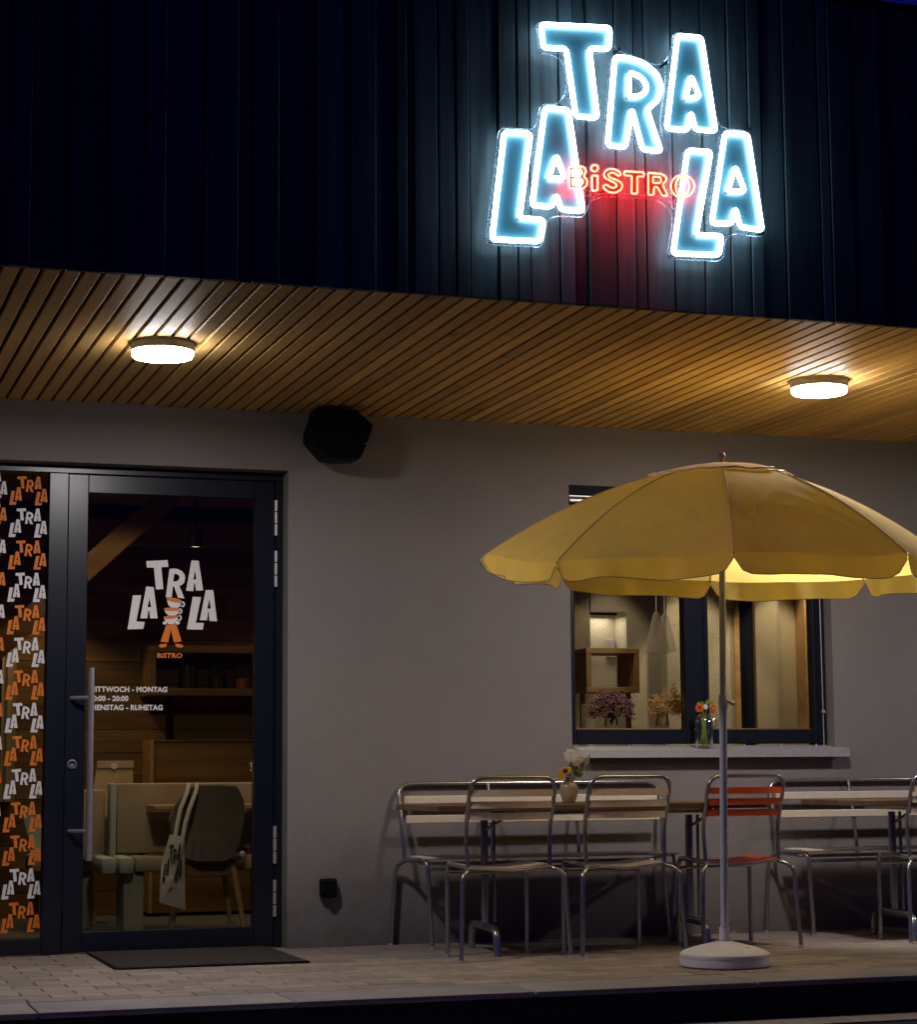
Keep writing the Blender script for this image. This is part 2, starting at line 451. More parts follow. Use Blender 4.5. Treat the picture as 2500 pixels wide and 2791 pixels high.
# outlines of the lettering, metres
LOGO={
 'T':[[(-0.1189,0.1788),(-0.0081,0.1873),(-0.0033,0.1518),(-0.0401,0.1487),(-0.0288,0.036),(-0.0671,0.0327),(-0.0793,0.1459),(-0.116,0.145)]],
 'R':[[(0.0025,0.141),(0.023,0.144),(0.0451,0.142),(0.0673,0.1315),(0.0818,0.1129),(0.0851,0.0957),(0.0806,0.0735),(0.0696,0.0607),(0.0555,0.0535),(0.082,-0.0114),(0.0482,-0.0073),(0.0265,0.0503),(0.0214,0.0502),(0.0151,-0.0064),(-0.0158,-0.007)],[(0.0274,0.1164),(0.0422,0.1152),(0.0534,0.106),(0.055,0.0966),(0.0504,0.0839),(0.0394,0.0773),(0.0221,0.0754)]],
 'A1':[[(0.1175,0.1886),(0.1551,0.1873),(0.1799,0.0331),(0.1428,0.0308),(0.137,0.0685),(0.132,0.0683),(0.1285,0.0279),(0.0898,0.0297)],[(0.1355,0.1363),(0.1445,0.0913),(0.128,0.0872)]],
 'L1':[[(-0.186,-0.0003),(-0.1424,0.0015),(-0.1666,-0.1345),(-0.1229,-0.1363),(-0.1303,-0.1719),(-0.2111,-0.1756)]],
 'A2':[[(-0.1179,0.0473),(-0.0791,0.045),(-0.0569,-0.1166),(-0.096,-0.1172),(-0.1002,-0.0789),(-0.1058,-0.079),(-0.1098,-0.1174),(-0.1465,-0.118)],[(-0.0994,-0.0133),(-0.091,-0.06),(-0.1098,-0.0588)]],
 'L2':[[(0.1256,-0.0011),(0.1694,-0.0018),(0.1427,-0.1365),(0.1855,-0.1368),(0.1794,-0.1714),(0.0962,-0.1711)]],
 'A3':[[(0.1936,0.035),(0.2334,0.0358),(0.2545,-0.1272),(0.214,-0.1253),(0.2095,-0.0788),(0.2063,-0.0789),(0.2013,-0.1224),(0.1631,-0.1224)],[(0.2131,-0.012),(0.2214,-0.0607),(0.2024,-0.0626)]],
}
FIG_ORANGE=[[(-0.0117,-0.1483),(0.0417,-0.1453),(0.0693,-0.234),(0.0285,-0.2392),(0.0121,-0.1739),(0.0002,-0.2396),(-0.0406,-0.237)],[(-0.0497,-0.2573),(-0.0404,-0.2494),(-0.0091,-0.2459),(-0.0081,-0.2584),(-0.0167,-0.2656),(-0.0418,-0.2672)],[(0.079,-0.2558),(0.0695,-0.249),(0.037,-0.2453),(0.0365,-0.2569),(0.046,-0.2649),(0.0744,-0.2661)],[(0.0697,-0.0272),(0.0667,-0.0301),(0.0591,-0.0319),(0.048,-0.0323),(0.0346,-0.0312),(0.0206,-0.0288),(0.0077,-0.0253),(-0.0026,-0.0213),(-0.0091,-0.0171),(-0.0109,-0.0133),(-0.0078,-0.0103),(-0.0003,-0.0086),(0.0108,-0.0082),(0.0242,-0.0093),(0.0382,-0.0117),(0.0511,-0.0151),(0.0615,-0.0192),(0.0679,-0.0234)],[(0.0567,-0.0676),(0.0542,-0.0706),(0.047,-0.0732),(0.0361,-0.0751),(0.0227,-0.0761),(0.0085,-0.0761),(-0.0048,-0.075),(-0.0157,-0.073),(-0.0227,-0.0704),(-0.0252,-0.0674),(-0.0227,-0.0644),(-0.0155,-0.0618),(-0.0047,-0.0599),(0.0087,-0.0588),(0.0229,-0.0589),(0.0362,-0.0599),(0.0471,-0.0619),(0.0542,-0.0646)],[(0.0506,-0.1045),(0.0485,-0.1075),(0.0419,-0.1106),(0.0316,-0.1134),(0.0189,-0.1156),(0.0053,-0.1169),(-0.0075,-0.1171),(-0.0181,-0.1163),(-0.0251,-0.1146),(-0.0277,-0.112),(-0.0256,-0.109),(-0.019,-0.1059),(-0.0088,-0.1031),(0.0039,-0.1009),(0.0175,-0.0996),(0.0304,-0.0993),(0.0409,-0.1001),(0.048,-0.1019)]]
FIG_WHITE=[[(-0.0116,-0.0116),(0.0705,-0.0304),(0.0597,-0.0526),(0.0409,-0.0639),(0.0157,-0.0628),(-0.0034,-0.0443)],[(-0.0226,-0.0682),(0.0583,-0.0699),(0.0474,-0.092),(0.0255,-0.1058),(0.0003,-0.1022),(-0.0171,-0.0853)],[(-0.0262,-0.112),(0.0492,-0.1076),(0.0431,-0.1296),(0.0291,-0.1455),(0.0008,-0.1459),(-0.0166,-0.1306)],[(-0.0084,-0.1398),(-0.0089,-0.1425),(-0.0105,-0.145),(-0.013,-0.147),(-0.0161,-0.1483),(-0.0196,-0.1487),(-0.0231,-0.1484),(-0.0262,-0.1472),(-0.0287,-0.1453),(-0.0304,-0.1429),(-0.031,-0.1402),(-0.0304,-0.1375),(-0.0289,-0.135),(-0.0264,-0.133),(-0.0232,-0.1317),(-0.0198,-0.1313),(-0.0163,-0.1316),(-0.0131,-0.1328),(-0.0106,-0.1347),(-0.009,-0.1371)],[(0.0593,-0.1378),(0.0587,-0.1405),(0.0571,-0.143),(0.0546,-0.145),(0.0515,-0.1463),(0.048,-0.1468),(0.0445,-0.1464),(0.0413,-0.1452),(0.0388,-0.1433),(0.0372,-0.1409),(0.0366,-0.1382),(0.0371,-0.1355),(0.0387,-0.133),(0.0412,-0.131),(0.0443,-0.1297),(0.0478,-0.1292),(0.0513,-0.1296),(0.0545,-0.1308),(0.057,-0.1327),(0.0587,-0.1351)]]
FIG_HANDLE=[[[(0.0848,-0.0411),(0.0843,-0.0458),(0.0825,-0.05),(0.0797,-0.0534),(0.0762,-0.0556),(0.0723,-0.0564),(0.0684,-0.0558),(0.0649,-0.0537),(0.0621,-0.0504),(0.0602,-0.0463),(0.0596,-0.0416),(0.0601,-0.0369),(0.0619,-0.0327),(0.0646,-0.0293),(0.0681,-0.0271),(0.072,-0.0263),(0.076,-0.027),(0.0795,-0.0291),(0.0823,-0.0323),(0.0842,-0.0365)],[(0.0766,-0.0407),(0.0763,-0.0436),(0.0753,-0.0462),(0.0738,-0.0483),(0.0719,-0.0497),(0.0698,-0.0502),(0.0676,-0.0498),(0.0657,-0.0485),(0.0641,-0.0464),(0.0631,-0.0438),(0.0627,-0.0409),(0.063,-0.038),(0.064,-0.0354),(0.0655,-0.0333),(0.0674,-0.0319),(0.0696,-0.0314),(0.0717,-0.0318),(0.0737,-0.0331),(0.0752,-0.0352),(0.0762,-0.0378)]],[[(0.071,-0.0775),(0.0704,-0.0819),(0.0686,-0.086),(0.0659,-0.0892),(0.0624,-0.0913),(0.0585,-0.0921),(0.0546,-0.0915),(0.051,-0.0895),(0.0482,-0.0863),(0.0464,-0.0824),(0.0457,-0.0779),(0.0463,-0.0735),(0.0481,-0.0694),(0.0508,-0.0662),(0.0543,-0.0641),(0.0582,-0.0633),(0.0621,-0.0639),(0.0656,-0.0659),(0.0685,-0.069),(0.0703,-0.073)],[(0.0628,-0.077),(0.0624,-0.0797),(0.0615,-0.0822),(0.06,-0.0841),(0.058,-0.0854),(0.0559,-0.0859),(0.0538,-0.0855),(0.0518,-0.0843),(0.0503,-0.0824),(0.0492,-0.0799),(0.0489,-0.0772),(0.0492,-0.0745),(0.0501,-0.0721),(0.0517,-0.0701),(0.0536,-0.0688),(0.0557,-0.0683),(0.0579,-0.0687),(0.0598,-0.0699),(0.0614,-0.0719),(0.0624,-0.0743)]],[[(0.0691,-0.1126),(0.0685,-0.1171),(0.0668,-0.1211),(0.064,-0.1244),(0.0605,-0.1265),(0.0566,-0.1272),(0.0527,-0.1266),(0.0492,-0.1246),(0.0464,-0.1215),(0.0445,-0.1175),(0.0439,-0.113),(0.0444,-0.1086),(0.0462,-0.1045),(0.049,-0.1013),(0.0524,-0.0992),(0.0563,-0.0984),(0.0602,-0.0991),(0.0638,-0.101),(0.0666,-0.1042),(0.0684,-0.1082)],[(0.0609,-0.1121),(0.0606,-0.1148),(0.0596,-0.1173),(0.0581,-0.1193),(0.0562,-0.1205),(0.054,-0.121),(0.0519,-0.1206),(0.0499,-0.1194),(0.0484,-0.1175),(0.0474,-0.1151),(0.047,-0.1124),(0.0473,-0.1096),(0.0483,-0.1072),(0.0498,-0.1052),(0.0517,-0.1039),(0.0539,-0.1035),(0.056,-0.1039),(0.058,-0.1051),(0.0595,-0.107),(0.0605,-0.1094)]]]
SIGN={
 'T':[[(2.8272,3.8919),(3.1508,3.9124),(3.1435,3.8005),(3.0585,3.7932),(3.0889,3.5049),(2.9749,3.5008),(2.9371,3.7803),(2.8378,3.774)]],
 'R':[[(3.1504,3.7893),(3.2199,3.7915),(3.2912,3.7768),(3.3533,3.7343),(3.3763,3.6724),(3.3569,3.6106),(3.3094,3.5675),(3.3711,3.3887),(3.2656,3.3911),(3.2313,3.5473),(3.2079,3.3927),(3.109,3.3938)],[(3.2326,3.7074),(3.2672,3.6973),(3.2873,3.672),(3.2842,3.6503),(3.2615,3.6336),(3.2275,3.6285)]],
 'A1':[[(3.4321,3.9106),(3.5591,3.914),(3.6165,3.4982),(3.5035,3.4963),(3.495,3.5597),(3.4861,3.4904),(3.3714,3.4882)],[(3.5004,3.715),(3.5218,3.6542),(3.4843,3.6471)]],
 'L1':[[(2.667,3.4284),(2.7997,3.4324),(2.7483,3.0819),(2.8528,3.0811),(2.8307,2.9715),(2.6081,2.9646)]],
 'A2':[[(2.8417,3.545),(2.9616,3.5466),(3.021,3.1103),(2.9057,3.1093),(2.8944,3.1606),(2.8825,3.1174),(2.7787,3.1173)],[(2.8975,3.323),(2.9165,3.2597),(2.8741,3.2544)]],
 'L2':[[(3.4665,3.4245),(3.5929,3.4291),(3.5188,3.0721),(3.6341,3.0758),(3.616,2.9736),(3.3887,2.9646)]],
 'A3':[[(3.639,3.5158),(3.7606,3.5167),(3.8189,3.0925),(3.6968,3.0994),(3.6868,3.1702),(3.676,3.1097),(3.5648,3.1044)],[(3.6915,3.346),(3.717,3.271),(3.6664,3.2668)]],
}
BISTRO={
 'B':[[(2.9395,3.2939),(2.9906,3.3018),(3.0124,3.2967),(3.0194,3.2781),(3.0099,3.258),(3.0243,3.2418),(3.0203,3.2187),(3.0018,3.2032),(2.9381,3.1996)],[(2.9592,3.2781),(2.9903,3.2826),(2.9956,3.2725),(2.9881,3.2632),(2.9589,3.2589)],[(2.9605,3.2398),(2.9915,3.2442),(2.9986,3.2344),(2.9911,3.2233),(2.9602,3.2206)]],
 'i':[[(3.071,3.2966),(3.069,3.2888),(3.0638,3.2823),(3.0564,3.2782),(3.0483,3.2775),(3.041,3.2803),(3.036,3.2859),(3.0343,3.2934),(3.0362,3.3012),(3.0414,3.3077),(3.0488,3.3118),(3.057,3.3125),(3.0643,3.3097),(3.0693,3.3041)],[(3.0368,3.2666),(3.0698,3.2702),(3.0668,3.1999),(3.0364,3.1981)]],
 'S':[[(3.1738,3.2756),(3.1612,3.2939),(3.1373,3.3024),(3.1133,3.3013),(3.0947,3.2881),(3.0882,3.2718),(3.0952,3.2549),(3.1179,3.2463),(3.1398,3.2376),(3.1441,3.2302),(3.1341,3.2238),(3.1176,3.2269),(3.1048,3.2364),(3.0815,3.2264),(3.0922,3.2083),(3.117,3.1964),(3.1447,3.1987),(3.1682,3.2126),(3.1766,3.2319),(3.1696,3.2489),(3.1458,3.2592),(3.1201,3.2657),(3.1154,3.2724),(3.124,3.2801),(3.1406,3.2781),(3.1533,3.2675)]],
 'T':[[(3.1779,3.2971),(3.2726,3.3),(3.2702,3.2751),(3.2423,3.2738),(3.2409,3.2021),(3.2075,3.1994),(3.2108,3.2735),(3.1774,3.2731)]],
 'R':[[(3.2838,3.2992),(3.3417,3.3007),(3.3678,3.2906),(3.3711,3.2713),(3.3538,3.2522),(3.3772,3.2046),(3.3453,3.202),(3.3254,3.2356),(3.3161,3.2366),(3.3116,3.2027),(3.2818,3.2002)],[(3.3114,3.2786),(3.3375,3.2791),(3.3411,3.2688),(3.3353,3.2612),(3.311,3.2599)]],
 'O':[[(3.4952,3.2577),(3.4929,3.2445),(3.487,3.2318),(3.4777,3.2206),(3.4658,3.2116),(3.452,3.2054),(3.4373,3.2025),(3.4226,3.203),(3.4091,3.2069),(3.3976,3.2139),(3.3889,3.2236),(3.3835,3.2353),(3.3819,3.2482),(3.3841,3.2614),(3.39,3.274),(3.3992,3.2852),(3.4111,3.2943),(3.4249,3.3005),(3.4396,3.3035),(3.4542,3.303),(3.4678,3.2991),(3.4794,3.2921),(3.4882,3.2824),(3.4936,3.2707)],[(3.4656,3.2552),(3.464,3.2436),(3.4599,3.2328),(3.4537,3.2241),(3.446,3.2181),(3.4376,3.2156),(3.4292,3.2167),(3.4217,3.2214),(3.4159,3.2292),(3.4123,3.2392),(3.4112,3.2506),(3.4128,3.2623),(3.4169,3.273),(3.4231,3.2818),(3.4308,3.2878),(3.4393,3.2903),(3.4476,3.2892),(3.4551,3.2845),(3.4609,3.2768),(3.4646,3.2667)]],
}
ACRYLIC=[(2.8254,3.8883),(2.8429,3.897),(3.1376,3.9178),(3.1542,3.9016),(3.1567,3.8421),(3.1758,3.8142),(3.2201,3.8035),(3.2825,3.7887),(3.3539,3.7661),(3.3998,3.7993),(3.4188,3.8401),(3.4274,3.9014),(3.4432,3.9187),(3.5436,3.9202),(3.5625,3.9057),(3.5929,3.6855),(3.6172,3.5585),(3.6485,3.5287),(3.7498,3.5278),(3.7678,3.5105),(3.8246,3.0955),(3.8065,3.0788),(3.6781,3.0843),(3.6418,3.056),(3.6381,2.9862),(3.6175,2.9627),(3.3921,2.9547),(3.3799,2.9706),(3.4072,3.1141),(3.4019,3.1558),(3.3508,3.1956),(3.253,3.201),(3.1821,3.1968),(3.094,3.1912),(3.0455,3.1689),(3.0273,3.1216),(3.0122,3.1012),(2.9012,3.0974),(2.8596,3.0792),(2.8429,2.9856),(2.8263,2.9629),(2.6114,2.9567),(2.5981,2.972),(2.6584,3.4259),(2.6782,3.4394),(2.8067,3.4431),(2.8245,3.4831),(2.8347,3.5385),(2.8522,3.5544),(2.9078,3.5582),(2.9476,3.6041),(2.9512,3.6719),(2.9365,3.738),(2.9019,3.7614),(2.8412,3.7667),(2.831,3.7842)]
BOLTS=[(2.854,3.898),(3.182,3.818),(3.101,3.209),(3.415,2.976),(3.814,3.096),(2.632,2.978),(3.463,3.926),(3.391,3.781),(3.764,3.535)]
CABLE=[(3.414,3.795),(3.396,3.780),(3.394,3.694),(3.368,3.537),(3.376,3.469),(3.401,3.403),(3.412,3.284),(3.412,3.182),(3.423,3.166)]
CABLE2=[(3.055,3.183),(3.103,3.206),(3.161,3.208),(3.232,3.208),(3.321,3.213),(3.366,3.206),(3.401,3.182)]

# ================================================================== setting: ground
ZS = 2.767          # soffit height
YF = -2.85          # upper facade plane
MB().add([(-150, -150, -0.162), (150, -150, -0.162), (150, 60, -0.162), (-150, 60, -0.162)], [(0, 1, 2, 3)]).build('road', 'asphalt')['kind'] = 'structure'
gut = MB().box(-12, 20, -2.62, -2.392, -0.35, -0.155).build('gutter', 'kerb'); gut['kind'] = 'structure'
pav = MB().box(-12, 20, -2.03, 0.5, -0.4, -0.010).build('pavement', 'paver_joint'); pav['kind'] = 'structure'
# pavers, half bond, each a stone of its own where they can be told apart
PW, PD, G = 0.2225, 0.1315, 0.0035
paver_me = [MB().box(-PW/2+G/2, PW/2-G/2, -PD/2+G/2, PD/2-G/2, -0.05, 0.0, 0.004).mesh('paver', M['paver']) for _ in range(1)]
rest = MB(); npav = 0
for row in range(16):
    yc = -2.022 + PD*(row+0.5)
    if yc > 0.06: break
    sh = 0.084 if row % 2 == 0 else 0.190
    for k in range(-50, 86):
        xc = sh + PW*(k+0.5) + (0.0 if row % 2 == 0 else 0.0)
        dz = random.uniform(-0.0015, 0.0012)
        vis_l = 0.40 + 0.12*(2.4+yc)
        vis_r = 4.75 + 0.60*(2.4+yc)
        if vis_l < xc < vis_r and npav < 296 and row < 12:
            o = inst(paver_me[0], 'paver', (xc, yc, dz), pav); npav += 1
            o.rotation_euler = (random.uniform(-.004, .004), random.uniform(-.004, .004), random.uniform(-.004, .004))
        else:
            rest.box(xc-PW/2+G/2, xc+PW/2-G/2, yc-PD/2+G/2, yc+PD/2-G/2, -0.05, dz)
rp = rest.build('paver_field', 'paver', pav); rp['kind'] = 'stuff'
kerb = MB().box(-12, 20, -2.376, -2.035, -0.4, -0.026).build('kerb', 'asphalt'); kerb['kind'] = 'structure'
kst = MB().box(-0.498, 0.498, -0.177, 0.177, -0.025, 0.0, 0.009).mesh('kerb_stone', M['kerb'])
for k in range(-3, 10):
    o = inst(kst, 'kerb_stone', (0.966 + k*1.0 - 0.5, -2.208, random.uniform(-.001, .001)), kerb)

# ================================================================== the building
B = thing('bistro_building', (0, 0, 0), 'grey plastered bistro under a dark timber clad upper storey with slatted soffit', 'building')
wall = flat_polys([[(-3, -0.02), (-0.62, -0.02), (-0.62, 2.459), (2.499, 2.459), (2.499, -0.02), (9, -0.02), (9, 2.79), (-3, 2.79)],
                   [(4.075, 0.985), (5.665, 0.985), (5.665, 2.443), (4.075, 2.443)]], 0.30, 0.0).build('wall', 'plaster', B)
# upper storey body and its boards
up = MB().box(-3, 9, YF+0.035, 5.2, 2.792, 4.15).build('upper_storey', 'void', B)
cl = MB().box(-3, 9, YF+0.022, YF+0.0345, 2.757, 4.16).build('cladding', 'void', B)
edges = [2.165, 2.245, 2.293, 2.317, 2.419, 2.492, 2.552, 2.672, 2.753, 2.807, 2.934, 3.0, 3.058, 3.181, 3.266, 3.316, 3.439, 3.578, 3.696, 3.785, 3.846, 3.951, 4.114]
while edges[0] > -0.4: edges.insert(0, edges[0] - random.choice((0.06, 0.085, 0.11, 0.14, 0.05)))
while edges[-1] < 6.6: edges.append(edges[-1] + random.choice((0.06, 0.085, 0.11, 0.14, 0.05)))
for i, (a, b) in enumerate(zip(edges[:-1], edges[1:])):
    pr = random.choice((0.0, 0.004, 0.011, 0.014)) if b-a > 0.03 else 0.0
    zc = 2.752
    g = 0.003 if b-a > 0.03 else 0.001
    MB().box(a+g, b-g, YF-pr, YF+0.0215, zc, 4.158, 0.003).build('board', 'wood_blue_lit', cl)
MB().box(-3, 9, YF-0.03, YF+0.3, 4.1605, 4.178).build('roof_flashing', 'black', B)
# slatted soffit
sof = MB().box(-3, 9, YF+0.024, -0.001, 2.7885, 2.7915).build('soffit', 'void', B)
SP = 0.0757
sl_me = MB().box(-0.0302, 0.0302, YF+0.024, -0.003, 0.0, 0.0205, 0.003).mesh('slat', M['larch'])
for k in range(-16, 78):
    o = inst(sl_me, 'slat', (0.736 + SP*(k+0.5), 0, ZS), sof)

# ------------------------------------------------------------------ door and side light
YD = 0.13
door = MB()
door.box(1.4765-0.101, 1.4765, YD-0.012, YD+0.05, 0.008, 2.415, 0.003)      # lock stile
door.box(2.352, 2.455, YD-0.012, YD+0.05, 0.008, 2.415, 0.003)               # hinge stile
door.box(1.477, 2.3515, YD-0.0115, YD+0.049, 2.322, 2.4145, 0.003)            # top rail
door.box(1.477, 2.3515, YD-0.0115, YD+0.049, 0.0085, 0.105, 0.003)            # bottom rail
D = door.build('door', 'anthracite', B)
MB().box(1.478, 2.351, YD+0.012, YD+0.020, 0.106, 2.321).build('pane', 'glass', D)
h = MB().tube([(1.494, 0.045, 0.46), (1.494, 0.045, 1.421)], 0.0165, 14)
for z in (0.605, 1.270): h.tube([(1.494, 0.045, z), (1.43, 0.08, z), (1.402, 0.117, z)], 0.010, 10)
h.build('handle', 'steel', D)
MB().lathe([(0.0, -0.014), (0.012, -0.014), (0.013, 0.0)], (1.413, YD-0.013, 0.932), 16, 1).lathe([(0.018, -0.006), (0.024, -0.005), (0.025, 0.0)], (1.413, YD-0.013, 0.938), 20, 1).build('lock', 'steel', D)
for z0, z1 in ((2.124, 2.317), (1.853, 2.048), (0.422, 0.619), (0.152, 0.344)):
    hg = MB(); n = (z1-z0)/3
    for k in range(3): hg.tube([(2.459, YD-0.028, z0+n*k+0.003), (2.459, YD-0.028, z0+n*(k+1)-0.003)], 0.0105, 10)
    hg.build('hinge', 'alu', D)
fr = MB()
fr.box(2.4585, 2.4985, YD-0.02, YD+0.08, 0.0, 2.4175, 0.003)
fr.box(-0.6, 2.4985, YD-0.021, YD+0.081, 2.418, 2.4585, 0.003)
fr.box(1.277, 1.3735, YD-0.020, YD+0.08, 0.0, 2.4175, 0.003)
DF = fr.build('door_frame', 'anthracite', B)
sd = MB()
sd.box(-0.6, 1.2765, YD-0.018, YD+0.06, 0.004, 0.079, 0.003)
SL = sd.build('side_light', 'anthracite', B)
MB().box(-0.598, 1.276, YD+0.012, YD+0.020, 0.080, 2.412).build('pane', 'glass', SL)

# flat print on the glass
YG = YD + 0.0105
def sticker(polys, name, mat, parent, cx, cz, s=1.0):
    P = [[(cx + x*s, cz + z*s) for x, z in p] for p in polys]
    return flat_polys(P, 0.0008, YG).build(name, mat, parent)
logo_polys = [p for k in LOGO for p in LOGO[k]]
for k in ('T', 'R', 'A1', 'L1', 'A2', 'L2', 'A3'):
    sticker(LOGO[k], 'letter_sticker', 'sticker_white', D, 1.90, 1.80)
fw_ = flat_polys([[(1.9+x, 1.8+z) for x, z in p] for p in FIG_WHITE[:1]], 0.0008, YG-0.0012)
for p in FIG_WHITE[1:]:
    t = flat_polys([[(1.9+x, 1.8+z) for x, z in p]], 0.0008, YG-0.0012 - 0.0002*FIG_WHITE.index(p)); fw_.add(t.v, t.f)
for pr_ in FIG_HANDLE:
    t = flat_polys([[(1.9+x, 1.8+z) for x, z in p] for p in pr_], 0.0008, YG-0.0012); fw_.add(t.v, t.f)
fw_.build('cup_sticker', 'sticker_white', D)
fo = MB()
for q, p in enumerate(FIG_ORANGE):
    t = flat_polys([[(1.9+x, 1.8+z) for x, z in p]], 0.0008, YG-(0.0032+0.0002*q if q > 2 else 0.0004)); fo.add(t.v, t.f)
fo.build('trouser_sticker', 'sticker_orange', D)
text_mb('BiSTRO', 0.034, 1.842, 1.481, YG, 0.0008, 0.035, 1.13, 1.06).build('bistro_sticker', 'sticker_orange', D)
for s, z in (('MITTWOCH - MONTAG', 1.305), ('10:00 - 20:00', 1.2585), ('DIENSTAG - RUHETAG', 1.2125)):
    text_mb(s, 0.0365, 1.499, z, YG, 0.0008, 0.040, 0.99, 1.03).build('hours_sticker', 'sticker_white', D)
# the pattern of small wordmarks on the side light
pm = {}
SCL = 0.193/0.4656
for key, mt in (('O', 'sticker_orange'), ('W', 'sticker_white')):
    P = [[(x*SCL, z*SCL) for x, z in p] for p in logo_polys]
    pm[key] = flat_polys(P, 0.0008, 0.0).mesh('wordmark_sticker', M[mt])
seq = 'OWOWOWOWOWOOWO'
for c in range(5):
    for k, q in enumerate(seq):
        z = 2.321 - 0.1645*k + (0.062 if c % 2 else 0.0)
        key = q if c % 2 == 0 else ('W' if k % 2 == 0 else 'O')
        if z > 2.34: z -= 0.03
        inst(pm[key], 'wordmark_sticker', (1.166 - 0.203*c, YG, z), SL)

# ------------------------------------------------------------------ window
wf = MB()
YW = 0.08
wf.box(4.078, 4.131, YW, YW+0.07, 1.03, 2.36, 0.003)
wf.box(5.589, 5.662, YW, YW+0.07, 1.03, 2.36, 0.003)
wf.box(4.1315, 5.5885, YW+0.001, YW+0.069, 1.031, 1.110, 0.003)
wf.box(4.1315, 5.5885, YW+0.001, YW+0.069, 2.285, 2.359, 0.003)
wf.box(4.787, 4.927, YW+0.002, YW+0.068, 1.1105, 2.2845, 0.003)
W = wf.build('window', 'anthracite', B)
MB().box(4.132, 4.7865, YW+0.03, YW+0.038, 1.111, 2.284).build('pane', 'glass', W)
MB().box(4.9275, 5.588, YW+0.03, YW+0.038, 1.111, 2.284).build('pane', 'glass', W)
MB().box(4.7865, 4.806, YW-0.008, YW+0.0015, 1.035, 2.35).box(4.905, 4.9275, YW-0.008, YW+0.0015, 1.035, 2.35).box(4.135, 5.60, YW-0.006, YW+0.0005, 1.036, 1.045).build('glazing_bead', 'anthracite', W)
MB().box(4.08, 5.66, 0.01, 0.10, 2.395, 2.441).build('blind_box', 'black', W)
MB().box(4.082, 5.658, 0.015, 0.075, 2.378, 2.391, 0.004).build('blind_rail', 'alu', W)
MB().box(4.087, 5.653, 0.02, 0.07, 2.353, 2.371, 0.004).build('blind_rail', 'alu', W)
MB().tube([(5.628, 0.06, 1.0), (5.626, 0.06, 2.37)], 0.003, 8).lathe([(0, -.008), (.011, -.006), (.011, .006), (0, .008)], (5.628, 0.055, 1.21), 10, 1).build('guide_wire', 'alu', W)
sill = MB().add([(4.092, -0.062, 0.997), (5.722, -0.062, 0.997), (5.722, 0.079, 1.022), (4.092, 0.079, 1.022),
                 (4.092, -0.062, 0.956), (5.722, -0.062, 0.956), (5.722, -0.055, 0.956), (4.092, -0.055, 0.956), (5.722, -0.055, 0.99), (4.092, -0.055, 0.99), (5.722, 0.079, 1.012), (4.092, 0.079, 1.012)],
                [(0, 1, 2, 3), (0, 4, 5, 1), (4, 7, 6, 5), (7, 9, 8, 6), (9, 11, 10, 8), (3, 2, 10, 11), (1, 5, 6, 8, 10, 2), (0, 3, 11, 9, 7, 4)])
for x in (4.20, 4.43, 4.66, 5.13, 5.36, 5.58): sill.lathe([(0, 0.012), (0.006, 0.010), (0.006, 0)], (x, 0.06, 1.018), 8)
sill.build('window_sill', 'alu', B)

# ================================================================== interior seen through the glass
shell = MB()
shell.box(-3, 9, 0.301, 5.2, -0.06, -0.001)
FL = shell.build('inner_floor', 'floor_in', B)
MB().box(-3, 3.45, 0.301, 3.4, 2.63, 2.75).build('inner_ceiling', 'wood_beam', B)
MB().box(3.5505, 9, 0.301, 3.4, 2.63, 2.75).build('inner_ceiling', 'wood_beam', B)
iw = MB().box(-3, 3.45, 2.93, 3.0, 0, 2.629).build('panelled_wall', 'void', B)
z = 0.0; k = 0
while z < 2.35:
    hgt = 0.146
    x = -1.0 - random.random()
    while x < 3.44:
        ln = random.choice((1.6, 2.1, 2.6)); x1 = min(x+ln, 3.445)
        MB().box(x+0.0015, x1-0.0015, 2.905, 2.9295, z+0.0015, min(z+hgt, 2.353)-0.0015, 0.002).build('plank', 'wood_in', iw)
        x = x1
    z += hgt; k += 1
MB().box(-1.2, 3.445, 2.86, 2.9295, 2.354, 2.528, 0.004).build('header_beam', 'wood_beam', B)
# diagonal brace
sl = MB(); a = math.atan2(2.532-2.13, 2.275-1.843); L = 1.6
mt = Matrix.Translation((1.86, 1.8, 2.24)) @ Matrix.Rotation(-a, 4, 'Y')
sl.box(-L, L*0.45, -0.07, 0.07, -0.065, 0.065, 0.006, mt); sl.build('brace', 'wood_beam', B)
MB().box(3.4505, 3.55, 0.301, 5.0, 0, 2.629).box(8.9, 8.999, 0.301, 5.0, 0, 2.629).build('partition', 'plaster_in', B)
MB().box(-2.999, -2.9, 0.301, 2.9, 0, 2.629).build('end_wall', 'plaster_in', B)
MB().box(5.335, 8.9, 2.2, 2.5, 0, 2.629).box(3.551, 5.08, 2.21, 2.5, 0, 2.629).box(5.0805, 5.3345, 2.40, 2.5, 0, 1.93).box(5.0805, 5.3345, 2.2, 2.499, 1.931, 2.629).build('back_wall', 'plaster_in', B)
MB().box(5.556, 6.04, 2.04, 2.199, 0, 2.629).build('wall_pier', 'plaster_in', B)
MB().box(6.04, 6.075, 2.02, 2.199, 0, 2.4).box(6.56, 6.64, 2.02, 2.199, 0, 2.629).box(6.668, 6.70, 2.02, 2.199, 0, 2.629).build('post', 'oak', B)
MB().box(6.077, 6.215, 2.10, 2.199, 0, 2.4).box(6.641, 6.667, 2.1, 2.199, 0, 2.4).build('inner_door_frame', 'anthracite', B)
MB().box(5.265, 5.325, 2.375, 2.3995, 1.64, 1.76, .003).box(5.275, 5.292, 2.37, 2.3745, 1.65, 1.75).build('inner_window_frame', 'alu', B)
MB().box(4.09, 5.65, 0.151, 0.42, 1.095, 1.119, 0.004).build('inner_sill', 'oak', B)
MB().box(4.30, 4.50, 1.75, 1.95, 0, 2.629).build('column', 'void', B)

